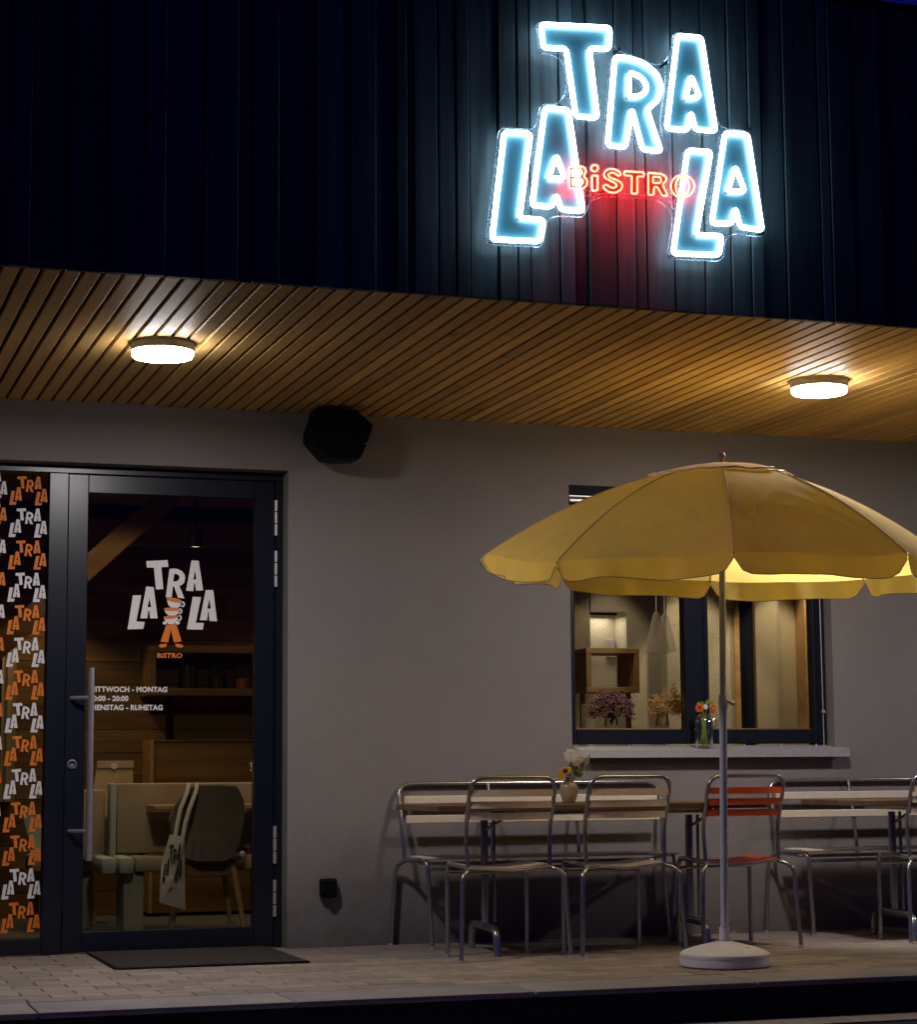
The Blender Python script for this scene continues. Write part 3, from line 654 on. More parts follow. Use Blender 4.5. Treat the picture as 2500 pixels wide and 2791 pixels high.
# ================================================================== things inside
def shelf_box(name, x0, x1, y0, y1, z0, z1, t, label, cat, mat='oak'):
    r = thing(name, ((x0+x1)/2, y1, z0), label, cat)
    MB().box(x0, x1, y0, y1, z0, z0+t, 0.002).build('shelf_board', mat, r)
    MB().box(x0, x1, y0, y1, z1-t, z1, 0.002).build('shelf_board', mat, r)
    MB().box(x0+.0005, x0+t, y0+.001, y1, z0+t+.0005, z1-t-.0005, 0.002).build('side_panel', mat, r)
    MB().box(x1-t, x1-.0005, y0+.001, y1, z0+t+.0005, z1-t-.0005, 0.002).build('side_panel', mat, r)
    return r
s1 = shelf_box('wall_shelf', 2.215, 3.2, 2.55, 2.90, 1.378, 1.694, 0.045, 'wooden wall shelf box carrying three jars behind the glass door', 'shelf', 'wood_in')
MB().box(2.374, 2.416, 2.78, 2.82, 1.10, 1.377).build('bracket', 'black', s1)
def jar(x, r, h, fill, fh, label):
    t = thing('storage_jar', (x, 2.70, 1.4235), label, 'jar', 'jars on the wall shelf')
    MB().lathe([(0, 0.001), (r, 0.001), (r, h*0.86), (r*0.8, h*0.93), (r*0.8, h)], (x, 2.70, 1.4235), 20).build('glass_body', 'clear_glass', t)
    MB().lathe([(0, 0.004), (r*0.94, 0.004), (r*0.94, fh), (0, fh)], (x, 2.70, 1.4235), 18).build('contents', fill, t)
    MB().lathe([(0, 0.02), (r*0.84, 0.02), (r*0.86, 0.0)], (x, 2.70, 1.4235+h), 18).build('lid', 'black', t)
jar(2.488, 0.058, 0.165, 'jar_dark', 0.15, 'dark filled glass jar, leftmost on the wall shelf behind the door')
jar(2.675, 0.055, 0.165, 'jar_dark', 0.085, 'half empty dark jar between two others on the wall shelf')
jar(2.85, 0.062, 0.165, 'jar_orange', 0.07, 'jar with orange contents at the right end of the wall shelf')
r = thing('sideboard', (2.7, 2.9, 0.0), 'brown wooden sideboard with a pale edge below the wall shelf', 'cabinet')
MB().box(2.262, 3.3, 2.62, 2.90, 0.02, 1.085, 0.003).build('body', 'wood_in', r)
MB().box(2.238, 2.2615, 2.61, 2.90, 0.02, 1.10, 0.003).build('side_panel', 'oak', r)
MB().box(2.262, 3.3, 2.61, 2.90, 1.0855, 1.10, 0.003).build('top', 'wood_in', r)

# upholstered bench, back to back, end on to the door
r = thing('upholstered_bench', (2.0, 1.45, 0), 'beige upholstered bench with greenish end cushions behind the glass door', 'bench')
MB().box(1.845, 3.1, 1.42, 1.53, 0.435, 0.835, 0.02).build('backrest', 'upholstery', r)
MB().box(1.805, 1.843, 1.40, 1.53, 0.40, 0.836, 0.012).build('backrest_edge', 'upholstery_green', r)
MB().box(1.66, 1.803, 1.56, 1.66, 0.40, 0.80, 0.02).build('backrest', 'upholstery', r)
MB().box(1.715, 1.808, 1.12, 1.55, 0.335, 0.432, 0.03).build('seat_cushion', 'upholstery_green', r)
MB().box(1.812, 1.905, 1.12, 1.41, 0.335, 0.434, 0.03).build('seat_cushion', 'upholstery_green', r)
MB().box(1.91, 3.1, 1.16, 1.41, 0.345, 0.430, 0.02).build('seat_cushion', 'upholstery', r)
MB().box(1.855, 1.968, 1.20, 1.46, 0.002, 0.334, 0.004).build('plinth', 'plinth', r)
MB().box(1.70, 1.76, 1.72, 1.95, 0.002, 0.334, 0.004).build('plinth', 'plinth', r)
MB().box(1.40, 1.80, 1.665, 2.0, 0.335, 0.43, 0.02).build('seat_cushion', 'upholstery', r)
r = thing('ledge_table', (1.85, 1.95, 0), 'small pale table that holds the paper bag', 'table')
MB().box(1.60, 2.12, 1.80, 2.10, 0.622, 0.648, 0.003).build('table_top', 'oak', r)
for x in (1.64, 2.06): MB().box(x, x+.03, 1.93, 1.96, 0.001, 0.6215).build('leg', 'black', r)
r = thing('paper_bag', (1.9, 1.93, 0.649), 'brown paper bag folded shut with a round white sticker', 'bag')
mb = MB()
mb.add([(1.785, 1.86, .649), (2.005, 1.86, .649), (2.0, 1.98, .649), (1.79, 1.98, .649), (1.80, 1.90, .93), (2.012, 1.90, .93), (2.010, 1.93, .93), (1.802, 1.93, .93),
        (1.778, 1.885, .80), (2.015, 1.885, .80), (2.01, 1.955, .80), (1.785, 1.955, .80)],
       [(0, 1, 9, 8), (8, 9, 5, 4), (1, 2, 10, 9), (9, 10, 6, 5), (2, 3, 11, 10), (10, 11, 7, 6), (3, 0, 8, 11), (11, 8, 4, 7), (0, 3, 2, 1), (4, 5, 6, 7)])
mb.build('bag_body', 'paper', r)
MB().box(1.797, 2.016, 1.889, 1.8985, .922, .965, 0.002).build('folded_top', 'paper', r)
MB().lathe([(0, -.002), (.02, -.002), (.02, 0)], (1.90, 1.887, .935), 18, 1).build('sticker', 'white_trim', r)

r = thing('inner_table', (2.5, 1.2, 0), 'pale wooden table behind the chair with the tote bag', 'table')
MB().box(2.01, 2.95, 1.13, 1.405, 0.688, 0.714, 0.004).build('table_top', 'oak', r)
MB().tube([(2.62, 1.3, 0.002), (2.62, 1.3, 0.687)], 0.022, 12).lathe([(0, 0.016), (0.19, 0.008), (0.2, 0.0)], (2.62, 1.3, 0.001), 24).build('pedestal', 'black', r)

# shell chair
r = thing('shell_chair', (2.28, 0.95, 0), 'dark upholstered shell chair with wooden legs behind the glass door', 'chair')
prof = [(-0.075, 0.402), (0.075, 0.402), (0.14, 0.425), (0.178, 0.50), (0.206, 0.60), (0.214, 0.665), (0.20, 0.735), (0.165, 0.80), (0.145, 0.818), (0.05, 0.826), (-0.07, 0.826), (-0.115, 0.815), (-0.16, 0.755), (-0.195, 0.70), (-0.212, 0.63), (-0.205, 0.56), (-0.175, 0.47), (-0.14, 0.425)]
bm_ = MB(); n = len(prof)
ring = lambda s, y: [(2.284 + x*s, y + 0.10*(x*x)/0.045, 0.62 + (z-0.62)*s) for x, z in prof]
rings = [ring(0.97, 0.885), ring(1.0, 0.895), ring(1.0, 0.910), ring(0.96, 0.925)]
for q in range(3):
    bm_.add(rings[q]+rings[q+1], [(i, (i+1) % n, n+(i+1) % n, n+i) for i in range(n)], True)
for rg in (rings[0], rings[3]):
    c = (2.284, sum(p[1] for p in rg)/n - 0.02, 0.62); bm_.add(rg+[c], [(i, (i+1) % n, n) for i in range(n)], True)
bm_.build('backrest', 'shell', r)
MB().tube([(x, y-0.004, z) for x, y, z in ring(1.0, 0.902)][5:15], 0.005, 6).build('welt', 'upholstery', r)
MB().box(2.10, 2.47, 0.93, 1.12, 0.405, 0.455, 0.022).build('seat', 'shell', r)
MB().box(2.12, 2.44, 0.96, 1.10, 0.32, 0.404, 0.004).build('seat_frame', 'wood_in', r)
for (x0, y0, x1, y1) in ((2.42, 0.95, 2.482, 0.90), (2.13, 0.95, 2.065, 0.90), (2.40, 1.10, 2.45, 1.12), (2.14, 1.10, 2.10, 1.12)):
    MB().tube([(x0, y0, 0.37), (x1, y1, 0.001)], [0.019, 0.013], 10).build('leg', 'oak', r)
MB().lathe([(0, -.018), (.014, -.012), (.018, 0), (.014, .012), (0, .018)], (2.462, 0.90, 0.444), 12).build('pompom', 'white_trim', r)

# tote bag on its back
r = thing('tote_bag', (2.07, 0.84, 0.15), 'pale canvas tote bag with dark print hung by its straps from the shell chair', 'bag')
YT = 0.845
fr_ = [(2.048, .558), (2.075, .552), (2.127, .545), (2.131, .46), (2.134, .151), (2.075, .170), (1.992, .196), (1.995, .30), (2.004, .40), (2.022, .47)]
bk = [(x + .004, z) for x, z in fr_]
mb = MB(); n = len(fr_)
mb.add([(x, YT - 0.014*math.sin(i*1.3) - (0.02 if 4 <= i <= 7 else 0), z) for i, (x, z) in enumerate(fr_)] + [(x, YT + 0.028, z) for x, z in bk] + [(2.065, YT-0.035, .33), (2.07, YT+.03, .33)],
       [(i, (i+1) % n, 2*n) for i in range(n)] + [(n+i, n+(i+1) % n, 2*n+1) for i in range(n)] + [(i, (i+1) % n, n+(i+1) % n, n+i) for i in range(n)])
mb.build('bag_body', 'canvas', r)
for (xa, xb, xm) in ((2.158, 2.075, 2.105), (2.205, 2.118, 2.155)):
    MB().tube([(xb, YT-.006, .548), (xb+.012, YT-.002, .62), (xm, YT+0.005, .70), (xa-.012, YT+.02, .79), (xa, YT+.045, .835), (xa+.004, YT+.09, .836), (xa+.004, YT+.115, .76)], [(0.003, 0.011)]*7, 8, flat=(0, 1, 0)).build('strap', 'canvas', r)
sx = 0.42
for kk in ('T', 'R', 'A1', 'L1', 'A2', 'L2', 'A3'):
    P = [[(2.054 + (x*0.22 + (z)*0.06), .405 + z*0.55) for x, z in p] for p in LOGO[kk]]
    t = flat_polys(P, 0.0008, YT-0.042); t.build('print', 'ink', r)
t = flat_polys([[(2.03, .262), (2.052, .285), (2.058, .28), (2.036, .252)]], 0.0008, YT-0.042); t.build('print', 'sticker_orange', r)

# flowers on the inner table (half hidden by the door stile)
def blossom(mb, c, d, rad, npet, depth=0.3, w=0.34, layers=1, seed=0):
    """open flower head at c that faces d; returns nothing"""
    rg = random.Random(seed)
    d = Vector(d).normalized(); a = d.orthogonal().normalized(); b = d.cross(a)
    for ly in range(layers):
        rr = rad*(1-0.28*ly); lift = depth*(0.15+0.5*ly)
        for k in range(npet):
            t = 2*math.pi*(k + 0.5*(ly % 2) + rg.uniform(-.2, .2))/npet
            u = a*math.cos(t)+b*math.sin(t); s = d.cross(u)
            l1 = rr*rg.uniform(.85, 1.08)
            p0 = Vector(c) + u*(rr*0.12); p1 = Vector(c)+u*(l1*0.6)+d*(rr*lift*0.8); p2 = Vector(c)+u*l1+d*(rr*lift*rg.uniform(.4, 1.2))
            ww = rr*w
            mb.add([p0-s*ww*.25, p0+s*ww*.25, p1+s*ww*.6, p1-s*ww*.6, p2+s*ww*.3, p2-s*ww*.3], [(0, 1, 2, 3), (3, 2, 4, 5)], True)
def heart(mb, c, d, rad):
    d = Vector(d).normalized()
    mb.tube([Vector(c)-d*rad*.1, Vector(c)+d*rad*.25, Vector(c)+d*rad*.4], [rad, rad*.85, rad*.3], 10)
def leafy(mb, p, d, ln, wd):
    p = Vector(p); d = Vector(d).normalized(); s = d.cross(Vector((0.2, 1, 0.1))).normalized()
    up_ = Vector((0, 0, -0.15*ln))
    mb.add([p, p+d*ln*.35+s*wd, p+d*ln*.75+s*wd*.7+up_*.5, p+d*ln+up_, p+d*ln*.75-s*wd*.7+up_*.5, p+d*ln*.35-s*wd, p+d*ln*.4+Vector((0, -.003, .002))], [(0, 1, 6), (1, 2, 6), (2, 3, 6), (3, 4, 6), (4, 5, 6), (5, 0, 6)], True)

r = thing('glass_vase', (2.645, 1.28, 0.7145), 'small glass vase on the inner table beside the door stile', 'vase')
MB().lathe([(0, .001), (.032, .001), (.042, .04), (.030, .085), (.022, .105), (.026, .115)], (2.645, 1.28, .7145), 20).build('vase_body', 'clear_glass', r)
r = thing('flower_bunch', (2.645, 1.28, .78), 'white and yellow red flowers in a glass vase behind the door', 'flowers')
mb = MB(); blossom(mb, (2.63, 1.25, .925), (-.2, -1, .4), .05, 16, .3, .34, 3, 1); mb.build('flower_head', 'petal_white', r)
mb = MB(); blossom(mb, (2.632, 1.21, .885), (-.1, -1, .1), .034, 14, .3, .36, 2, 2); mb.build('flower_head', 'petal_yellow', r)
mb = MB(); heart(mb, (2.634, 1.195, .885), (0, -1, 0), .013); mb.build('flower_heart', 'petal_orange', r)
MB().tube([(2.645, 1.28, .73), (2.63, 1.25, .92)], .003, 6).tube([(2.65, 1.28, .73), (2.64, 1.22, .88)], .003, 6).build('stem', 'leaf', r)

# green chair behind the side light, ochre curtain
r = thing('green_chair', (1.46, 2.2, 0), 'pale green shell chair seen through the patterned side pane', 'chair')
pr2 = [(1.386, .709), (1.43, .70), (1.498, .63), (1.53, .55), (1.53, .42), (1.49, .425), (1.454, .469), (1.42, .58)]
MB().prism(pr2, 2.17, 2.20).build('backrest', 'upholstery_green', r)
MB().box(1.45, 1.85, 2.0, 2.35, .40, .44, .01).build('seat', 'upholstery_green', r)
for (x0, y0, x1, y1) in ((1.50, 2.15, 1.484, 2.12), (1.80, 2.15, 1.83, 2.12), (1.50, 2.32, 1.48, 2.36), (1.8, 2.32, 1.83, 2.36)):
    MB().tube([(x0, y0, .40), (x1, y1, .001)], [.018, .012], 8).build('leg', 'oak', r)
r = thing('ochre_curtain', (1.38, 2.85, 0), 'ochre curtain strip hanging behind the patterned side pane', 'curtain')
pts = [(1.33+0.018*k, 2.82 + 0.018*math.sin(k*1.9)) for k in range(6)]
MB().quadstrip([(x, y, .72) for x, y in pts], [(x, y, 1.80) for x, y in pts]).build('curtain_cloth', 'curtain', r)

def downlight(x, y, z, label, power, rad=0.042, hgt=0.105, ang=95, c=(1.0, .72, .38)):
    t = thing('spot_lamp', (x, y, z), label, 'lamp', 'black ceiling spots inside')
    MB().lathe([(0, hgt), (rad, hgt), (rad, 0), (rad*.85, 0.0), (rad*.85, .012)], (x, y, z), 24).build('housing', 'black', t)
    MB().lathe([(0, .006), (rad*.84, .006)], (x, y, z), 20).build('lens', 'spot_lens', t)
    if z+hgt < 2.62: MB().tube([(x, y, z+hgt), (x, y, 2.629)], .006, 8).build('rod', 'black', t)
    li = bpy.data.lights.new('spot', 'SPOT'); li.energy = power; li.color = c; li.spot_size = R(ang); li.spot_blend = 0.35; li.shadow_soft_size = 0.03
    lo = bpy.data.objects.new('spot_light', li); col.objects.link(lo); lo.parent = t; lo.location = (0, 0, -0.01)
downlight(2.30, 1.5, 2.208, 'black cylinder spot hanging under the ceiling behind the glass door', 13)
downlight(1.55, 2.35, 2.40, 'black cylinder spot above the green chair', 22)
downlight(3.0, 2.3, 2.40, 'black cylinder spot above the sideboard', 4)
downlight(2.0, 0.72, 2.50, 'added unseen spot brightening the upholstered bench end', 22, ang=85, c=(1.0, .78, .48))  # no lamp known here; added to brighten the bench and chair
downlight(1.72, 1.1, 2.50, 'extra spot out of view put in to lighten the diagonal brace', 8, ang=160)  # invented fill light that makes the brace visible
downlight(5.72, 1.70, 2.52, 'black spot in front of the wall pier behind the window', 48, ang=75, c=(1.0, .82, .55))
downlight(6.42, 1.72, 2.52, 'black spot in front of the curtain behind the window', 55, ang=80, c=(1.0, .82, .55))
downlight(5.20, 1.9, 2.52, 'black spot in front of the niche behind the window', 14, ang=70, c=(1.0, .85, .62))
downlight(4.60, 0.62, 2.50, 'made-up unseen spot brightening the flowers on the inner sill', 12, ang=80, c=(1.0, .82, .55))  # unseen fill added for the dried flowers and the sill
downlight(4.55, 0.95, 2.52, 'extra spot added to brighten the display shelf behind the window', 14, ang=80)  # invented lamp that lifts the otherwise dark shelf

# window room: shelf, curtain, reflection cones, dried flowers
r = shelf_box('display_shelf', 4.585, 4.93, 1.05, 1.33, 1.352, 1.618, 0.032, 'open wooden display shelf behind the left window pane', 'shelf')
MB().box(4.588, 4.62, 1.30, 1.329, 1.385, 1.585).build('back_panel', 'wood_in', r)
for (x, z0) in ((4.60, 0.0), (4.90, 0.0)): MB().box(x, x+.025, 1.18, 1.205, 0.001, 1.3515).build('leg', 'oak', r)
li = bpy.data.lights.new('niche_light', 'AREA'); li.energy = 0.8; li.size = 0.16; li.color = (1.0, .9, .78)
r = thing('niche_lamp', (5.21, 2.30, 1.905), 'small lamp lighting the white wall niche behind the window', 'lamp')
MB().box(5.12, 5.30, 2.27, 2.33, 1.915, 1.930).build('housing', 'black', r)
lo = bpy.data.objects.new('niche_light', li); col.objects.link(lo); lo.parent = r
r = thing('beige_curtain', (6.39, 2.05, 0), 'beige curtain hanging behind the right window pane', 'curtain')
pts = [(6.22, 2.075), (6.26, 2.068), (6.30, 2.070), (6.34, 2.066), (6.378, 2.068), (6.384, 2.072), (6.42, 2.11), (6.46, 2.125), (6.51, 2.135), (6.558, 2.15)]
MB().quadstrip([(x, y, .02) for x, y in pts], [(x, y, 2.5) for x, y in pts]).build('curtain_cloth', 'curtain', r)
r = thing('reflection_cones', (4.93, 0.75, 1.57), 'sheer pale cones standing in for a reflection in the left window pane', 'reflection stand-in')  # a reflection in the glass, modelled as hanging see-through cones
for (cx, cy, z1, z0, r1) in ((4.915, .75, 1.815, 1.572, .085), (4.99, .80, 1.81, 1.585, .065)):
    MB().lathe([(.012, z1), (.022, z1-.02), (.05, z1-.13), (r1, z0)], (cx, cy, 0), 20).build('reflection_cone', 'sheer', r)
    MB().tube([(cx, cy, z1), (cx, cy, 2.629)], .004, 6).build('reflection_cord', 'white_trim', r)

def dried(name, x, y, z, spread, h, mat, label, cat, n, seed, lean=0.0, vlabel=''):
    v = thing('glass_vase', (x, y, z), vlabel, 'vase', None)
    MB().lathe([(0, .001), (.036, .001), (.04, .03), (.030, .075), (.040, .098)], (x, y, z), 20).build('vase_body', 'clear_glass', v)
    r = thing(name, (x, y, z+.01), label, cat); rg = random.Random(seed)
    st = MB(); hd = MB()
    for k in range(n):
        a = rg.uniform(0, 2*math.pi); q = math.sqrt(rg.random()); hh = h*rg.uniform(.5, 1.0)
        tx, ty, tz = x + spread*q*math.cos(a) + lean*hh, y + spread*.45*q*math.sin(a), z + hh*(1-0.35*q)
        m_ = (x+(tx-x)*.35, y+(ty-y)*.35, z+.105)
        st.tube([(x, y, z+.02), m_, (tx, ty, tz)], .0012, 4, caps=False)
        for _ in range(8):
            px, py, pz = tx+rg.gauss(0, .011), ty+rg.gauss(0, .011), tz+rg.gauss(0, .012); s = rg.uniform(.004, .0085)
            hd.add([(px-s, py, pz), (px+s, py, pz), (px, py-s, pz), (px, py+s, pz), (px, py, pz+s), (px, py, pz-s)], [(0, 2, 4), (2, 1, 4), (1, 3, 4), (3, 0, 4), (2, 0, 5), (1, 2, 5), (3, 1, 5), (0, 3, 5)])
    st.build('stems', 'dried_gold' if 'gold' in mat else 'seed', r)['kind'] = 'stuff'
    hd.build('blossoms', mat, r)['kind'] = 'stuff'
dried('dried_bouquet', 4.43, .30, 1.12, .135, .225, 'dried_purple', 'dried purple bouquet in a glass vase behind the left pane', 'dried flowers', 170, 3, 0, 'glass vase with purple dried flowers on the inner sill')
dried('dried_bouquet', 4.74, .30, 1.12, .12, .24, 'dried_gold', 'dried golden sprigs in a glass vase behind the left pane', 'dried flowers', 95, 4, .22, 'glass vase with golden dried sprigs on the inner sill')

# ================================================================== soffit lamps
def soffit_lamp(x, y, label):
    t = thing('ceiling_lamp', (x, y, ZS), label, 'lamp', 'round lamps on the slatted soffit')
    MB().lathe([(0, 0.0), (0.150, 0.0), (0.150, -0.004), (0.140, -0.006), (0.139, -0.037), (0.136, -0.039)], (x, y, ZS-0.0005), 48).build('housing', 'housing', t)
    MB().lathe([(0.1355, -0.037), (0.1345, -0.056), (0.128, -0.064), (0.10, -0.069), (0, -0.072)], (x, y, ZS-0.0005), 48).build('diffuser', 'diffuser', t)
    li = bpy.data.lights.new('lamp_light', 'AREA'); li.shape = 'DISK'; li.size = 0.25; li.energy = LAMP_WATT; li.color = (1.0, 0.955, 0.93)
    lo = bpy.data.objects.new('lamp_light', li); col.objects.link(lo); lo.parent = t; lo.location = (0, 0, -0.0755)
soffit_lamp(1.553, -1.57, 'lit round soffit lamp above the glass door')
soffit_lamp(4.770, -1.59, 'lit round soffit lamp above the yellow parasol')

soffit_lamp(7.970, -1.59, 'soffit lamp of the same row beyond the right edge of the photo')

# ================================================================== neon sign
S = thing('neon_sign', (3.05, YF, 2.95), 'lit white neon wordmark with a red word across it on the dark timber', 'neon sign')
yA = YF - 0.058
flat_polys([ACRYLIC], 0.005, yA).build('acrylic_panel', 'acrylic', S)
MB().tube(round_path([(x, yA+.0025, z) for x, z in ACRYLIC], .02, 3, True), 0.0024, 6, closed=True).build('panel_edge', 'acrylic_edge', S)
def neon(polys, wdt, dep, y, tubem, facem, name, tname):
    P = [inset(p, wdt/2) for p in polys[:1]] + [inset(p, -wdt/2) for p in polys[1:]]
    face = flat_polys([inset(polys[0], wdt*0.9)] + [inset(p, -wdt*0.9) for p in polys[1:]], 0.003, y-0.002).build(name, facem, S) if facem else None
    mb = MB()
    for p in P:
        mb.tube(round_path([(x, y-dep*0.5-0.004, z) for x, z in p], wdt*0.8, 4, True), [(dep*0.5, wdt*0.5)]*len(round_path([(x, 0, z) for x, z in p], wdt*0.8, 4, True)), 10, closed=True, flat=(0, 1, 0))
    mb.build(tname, tubem, face if face else S)
for k in ('T', 'R', 'A1', 'L1', 'A2', 'L2', 'A3'):
    neon(SIGN[k], 0.021, 0.018, yA, 'neon_white', 'letter_face', 'letter', 'neon_tube')
for k in ('B', 'i', 'S', 'T', 'R', 'O'):
    if k == 'i':
        for p in BISTRO[k]: neon([p], 0.0075, 0.008, yA-0.030, 'neon_red', 'bistro_face', 'bistro_letter', 'neon_tube')
    else: neon(BISTRO[k], 0.0075, 0.008, yA-0.030, 'neon_red', 'bistro_face', 'bistro_letter', 'neon_tube')
def zx(x, y): return x, y
for (x, z) in BOLTS:
    MB().tube([(x, YF-0.012, z), (x, yA-0.010, z)], 0.006, 10).build('bolt', 'black', S)
MB().tube(round_path([(x, yA+0.016, z) for x, z in CABLE], 0.03, 4), 0.0032, 6).build('cable', 'acrylic_edge', S)
MB().tube(round_path([(x, yA-0.008, z) for x, z in CABLE2], 0.03, 4), 0.0028, 6).build('cable', 'acrylic_edge', S)

# ================================================================== loudspeaker, socket, door mat
t = thing('loudspeaker', (2.71, -0.0, 2.6), 'black faceted loudspeaker bracketed to the wall under the soffit', 'loudspeaker')
O = [(2.575, 2.735), (2.80, 2.745), (2.885, 2.672), (2.858, 2.585), (2.822, 2.500), (2.795, 2.484), (2.70, 2.476), (2.620, 2.486), (2.575, 2.535), (2.535, 2.580), (2.537, 2.635)]
c_ = (2.71, 2.61)
mb = MB()
rings = []
for s, y in ((0.88, -0.315), (0.95, -0.300), (1.0, -0.235), (0.99, -0.16), (0.80, -0.07), (0.62, -0.05)):
    rings.append([(c_[0]+(x-c_[0])*s, y, c_[1]+(z-c_[1])*s) for x, z in O])
n = len(O)
for a_, b_ in zip(rings[:-1], rings[1:]): mb.add(a_+b_, [(i, (i+1) % n, n+(i+1) % n, n+i) for i in range(n)])
mb.add(rings[-1], [tuple(range(n))])
mb.build('cabinet', 'black', t)
MB().add([(x, y-.001, z) for x, y, z in [(c_[0]+(q[0]-c_[0])*.86, -0.316, c_[1]+(q[1]-c_[1])*.86) for q in O]] , [tuple(range(n))]).build('grille', 'void', t)
MB().box(2.64, 2.78, -0.049, -0.001, 2.56, 2.68, 0.004).box(2.60, 2.83, -0.20, -0.06, 2.748, 2.7615, 0.003).build('bracket', 'black', t)
MB().tube(round_path([(2.70, -0.07, 2.745), (2.70, -0.03, 2.72), (2.72, -0.006, 2.70), (2.74, -0.006, 2.765)], .02, 4), .004, 6).build('cable', 'black', t)
MB().box(2.83, 2.842, -0.318, -0.314, 2.567, 2.571).build('badge', 'alu', t)

t = thing('wall_socket', (2.71, 0, 0.297), 'black outdoor socket box low on the grey wall', 'socket')
MB().box(2.668, 2.754, -0.042, -0.0005, 0.252, 0.347, 0.006).build('box', 'black', t)
MB().box(2.672, 2.750, -0.056, -0.0425, 0.275, 0.342, 0.005).lathe([(0, -.012), (.022, -.010), (.022, 0)], (2.711, -.043, .268), 16, 1).build('flap', 'black', t)

t = thing('door_mat', (1.95, -0.38, 0.0), 'dark brown rubber door mat in front of the glass door', 'door mat')
mb = MB(); nx, ny = 60, 54; vs = []
for i in range(nx+1):
    for j in range(ny+1):
        u, v = i/nx, j/ny
        x = (1.500+0.012*(1-v)) + u*(0.897); y = -0.815 + v*0.90
        vs.append((x, y, 0.0095 + random.uniform(0, 0.003)))
mb.add(vs, [(i*(ny+1)+j, (i+1)*(ny+1)+j, (i+1)*(ny+1)+j+1, i*(ny+1)+j+1) for i in range(nx) for j in range(ny)])
mb.build('pile', 'mat', t)
MB().box(1.494, 2.415, -0.824, 0.094, 0.0015, 0.009, 0.002).build('rubber_edge', 'black', t)

# ================================================================== parasol
base_c = (4.136, -1.713)
t = thing('umbrella_stand', (*base_c, 0), 'round white plastic parasol base on the pavement near the kerb', 'parasol base')
MB().lathe([(0, 0.002), (0.196, 0.002), (0.2045, 0.008), (0.206, 0.030), (0.2035, 0.0385), (0.2035, 0.0405), (0.206, 0.046), (0.203, 0.060), (0.190, 0.070), (0.150, 0.084), (0.09, 0.099), (0.045, 0.110), (0.036, 0.113), (0.030, 0.113), (0.030, 0.105)], (*base_c, 0), 56).build('body', 'base_white', t)
MB().tube([(base_c[0], base_c[1], 0.106), (base_c[0]+.0005, base_c[1], 0.175)], 0.0235, 18).build('sleeve', 'base_white', t)
MB().tube([(base_c[0]+.022, base_c[1]-.01, 0.155), (base_c[0]+.05, base_c[1]-.022, 0.155)], [0.006, 0.009], 10).build('screw_knob', 'pole_blue_lit', t)
t0 = MB(); 
for i in range(26):
    a = 2*math.pi*i/26
t0.tube([(4.185+.022*math.cos(2*math.pi*i/20), -1.815+.012*math.sin(2*math.pi*i/20), .0905) for i in range(20)], .0012, 5, closed=True).build('moulded_mark', 'housing', t)

P = thing('parasol', (4.137, -1.713, 0.11), 'yellow parasol with a wavy valance standing in the white base', 'parasol')
apex = Vector((4.062, -1.95, 2.270))
pb = Vector((4.137, -1.713, 0.115)); pt = Vector((4.0622, -1.952, 2.283))
pm_ = pb.lerp(pt, (1.215-.115)/(2.283-.115))
MB().tube([pb, pm_], 0.0175, 16).build('lower_pole', 'pole_blue_lit', P)
MB().tube([pm_ + Vector((0, 0, .001)), pt], 0.0145, 16).build('upper_pole', 'pole_blue_lit', P)
MB().tube([pm_ - Vector((0, 0, .05)), pm_ + Vector((0, 0, .012))], 0.0205, 16).tube([pm_+Vector((.015, -.01, -.015)), pm_+Vector((.045, -.022, -.03))], [.006, .011], 8).build('clamp', 'pole_blue_lit', P)
MB().lathe([(0, .052), (.012, .049), (.019, .038), (.019, .028), (.010, .014), (.008, 0.0)], (pt.x, pt.y, pt.z-.004), 18).build('finial', 'piping', P)
tips = [Vector(q) for q in ((3.055, -1.545, 1.872), (3.099, -2.35, 1.765), (3.641, -2.923, 1.761), (4.431, -2.925, 1.777), (5.037, -2.356, 1.788), (5.008, -1.55, 1.803), (4.454, -0.978, 1.836), (3.659, -0.976, 1.863))]
def rib(k, s):
    p = apex.lerp(tips[k % 8], s); fz = 0.10*s + 0.90*s**1.9
    p.z = apex.z - (apex.z - tips[k % 8].z)*fz
    return p
rg = random.Random(11)
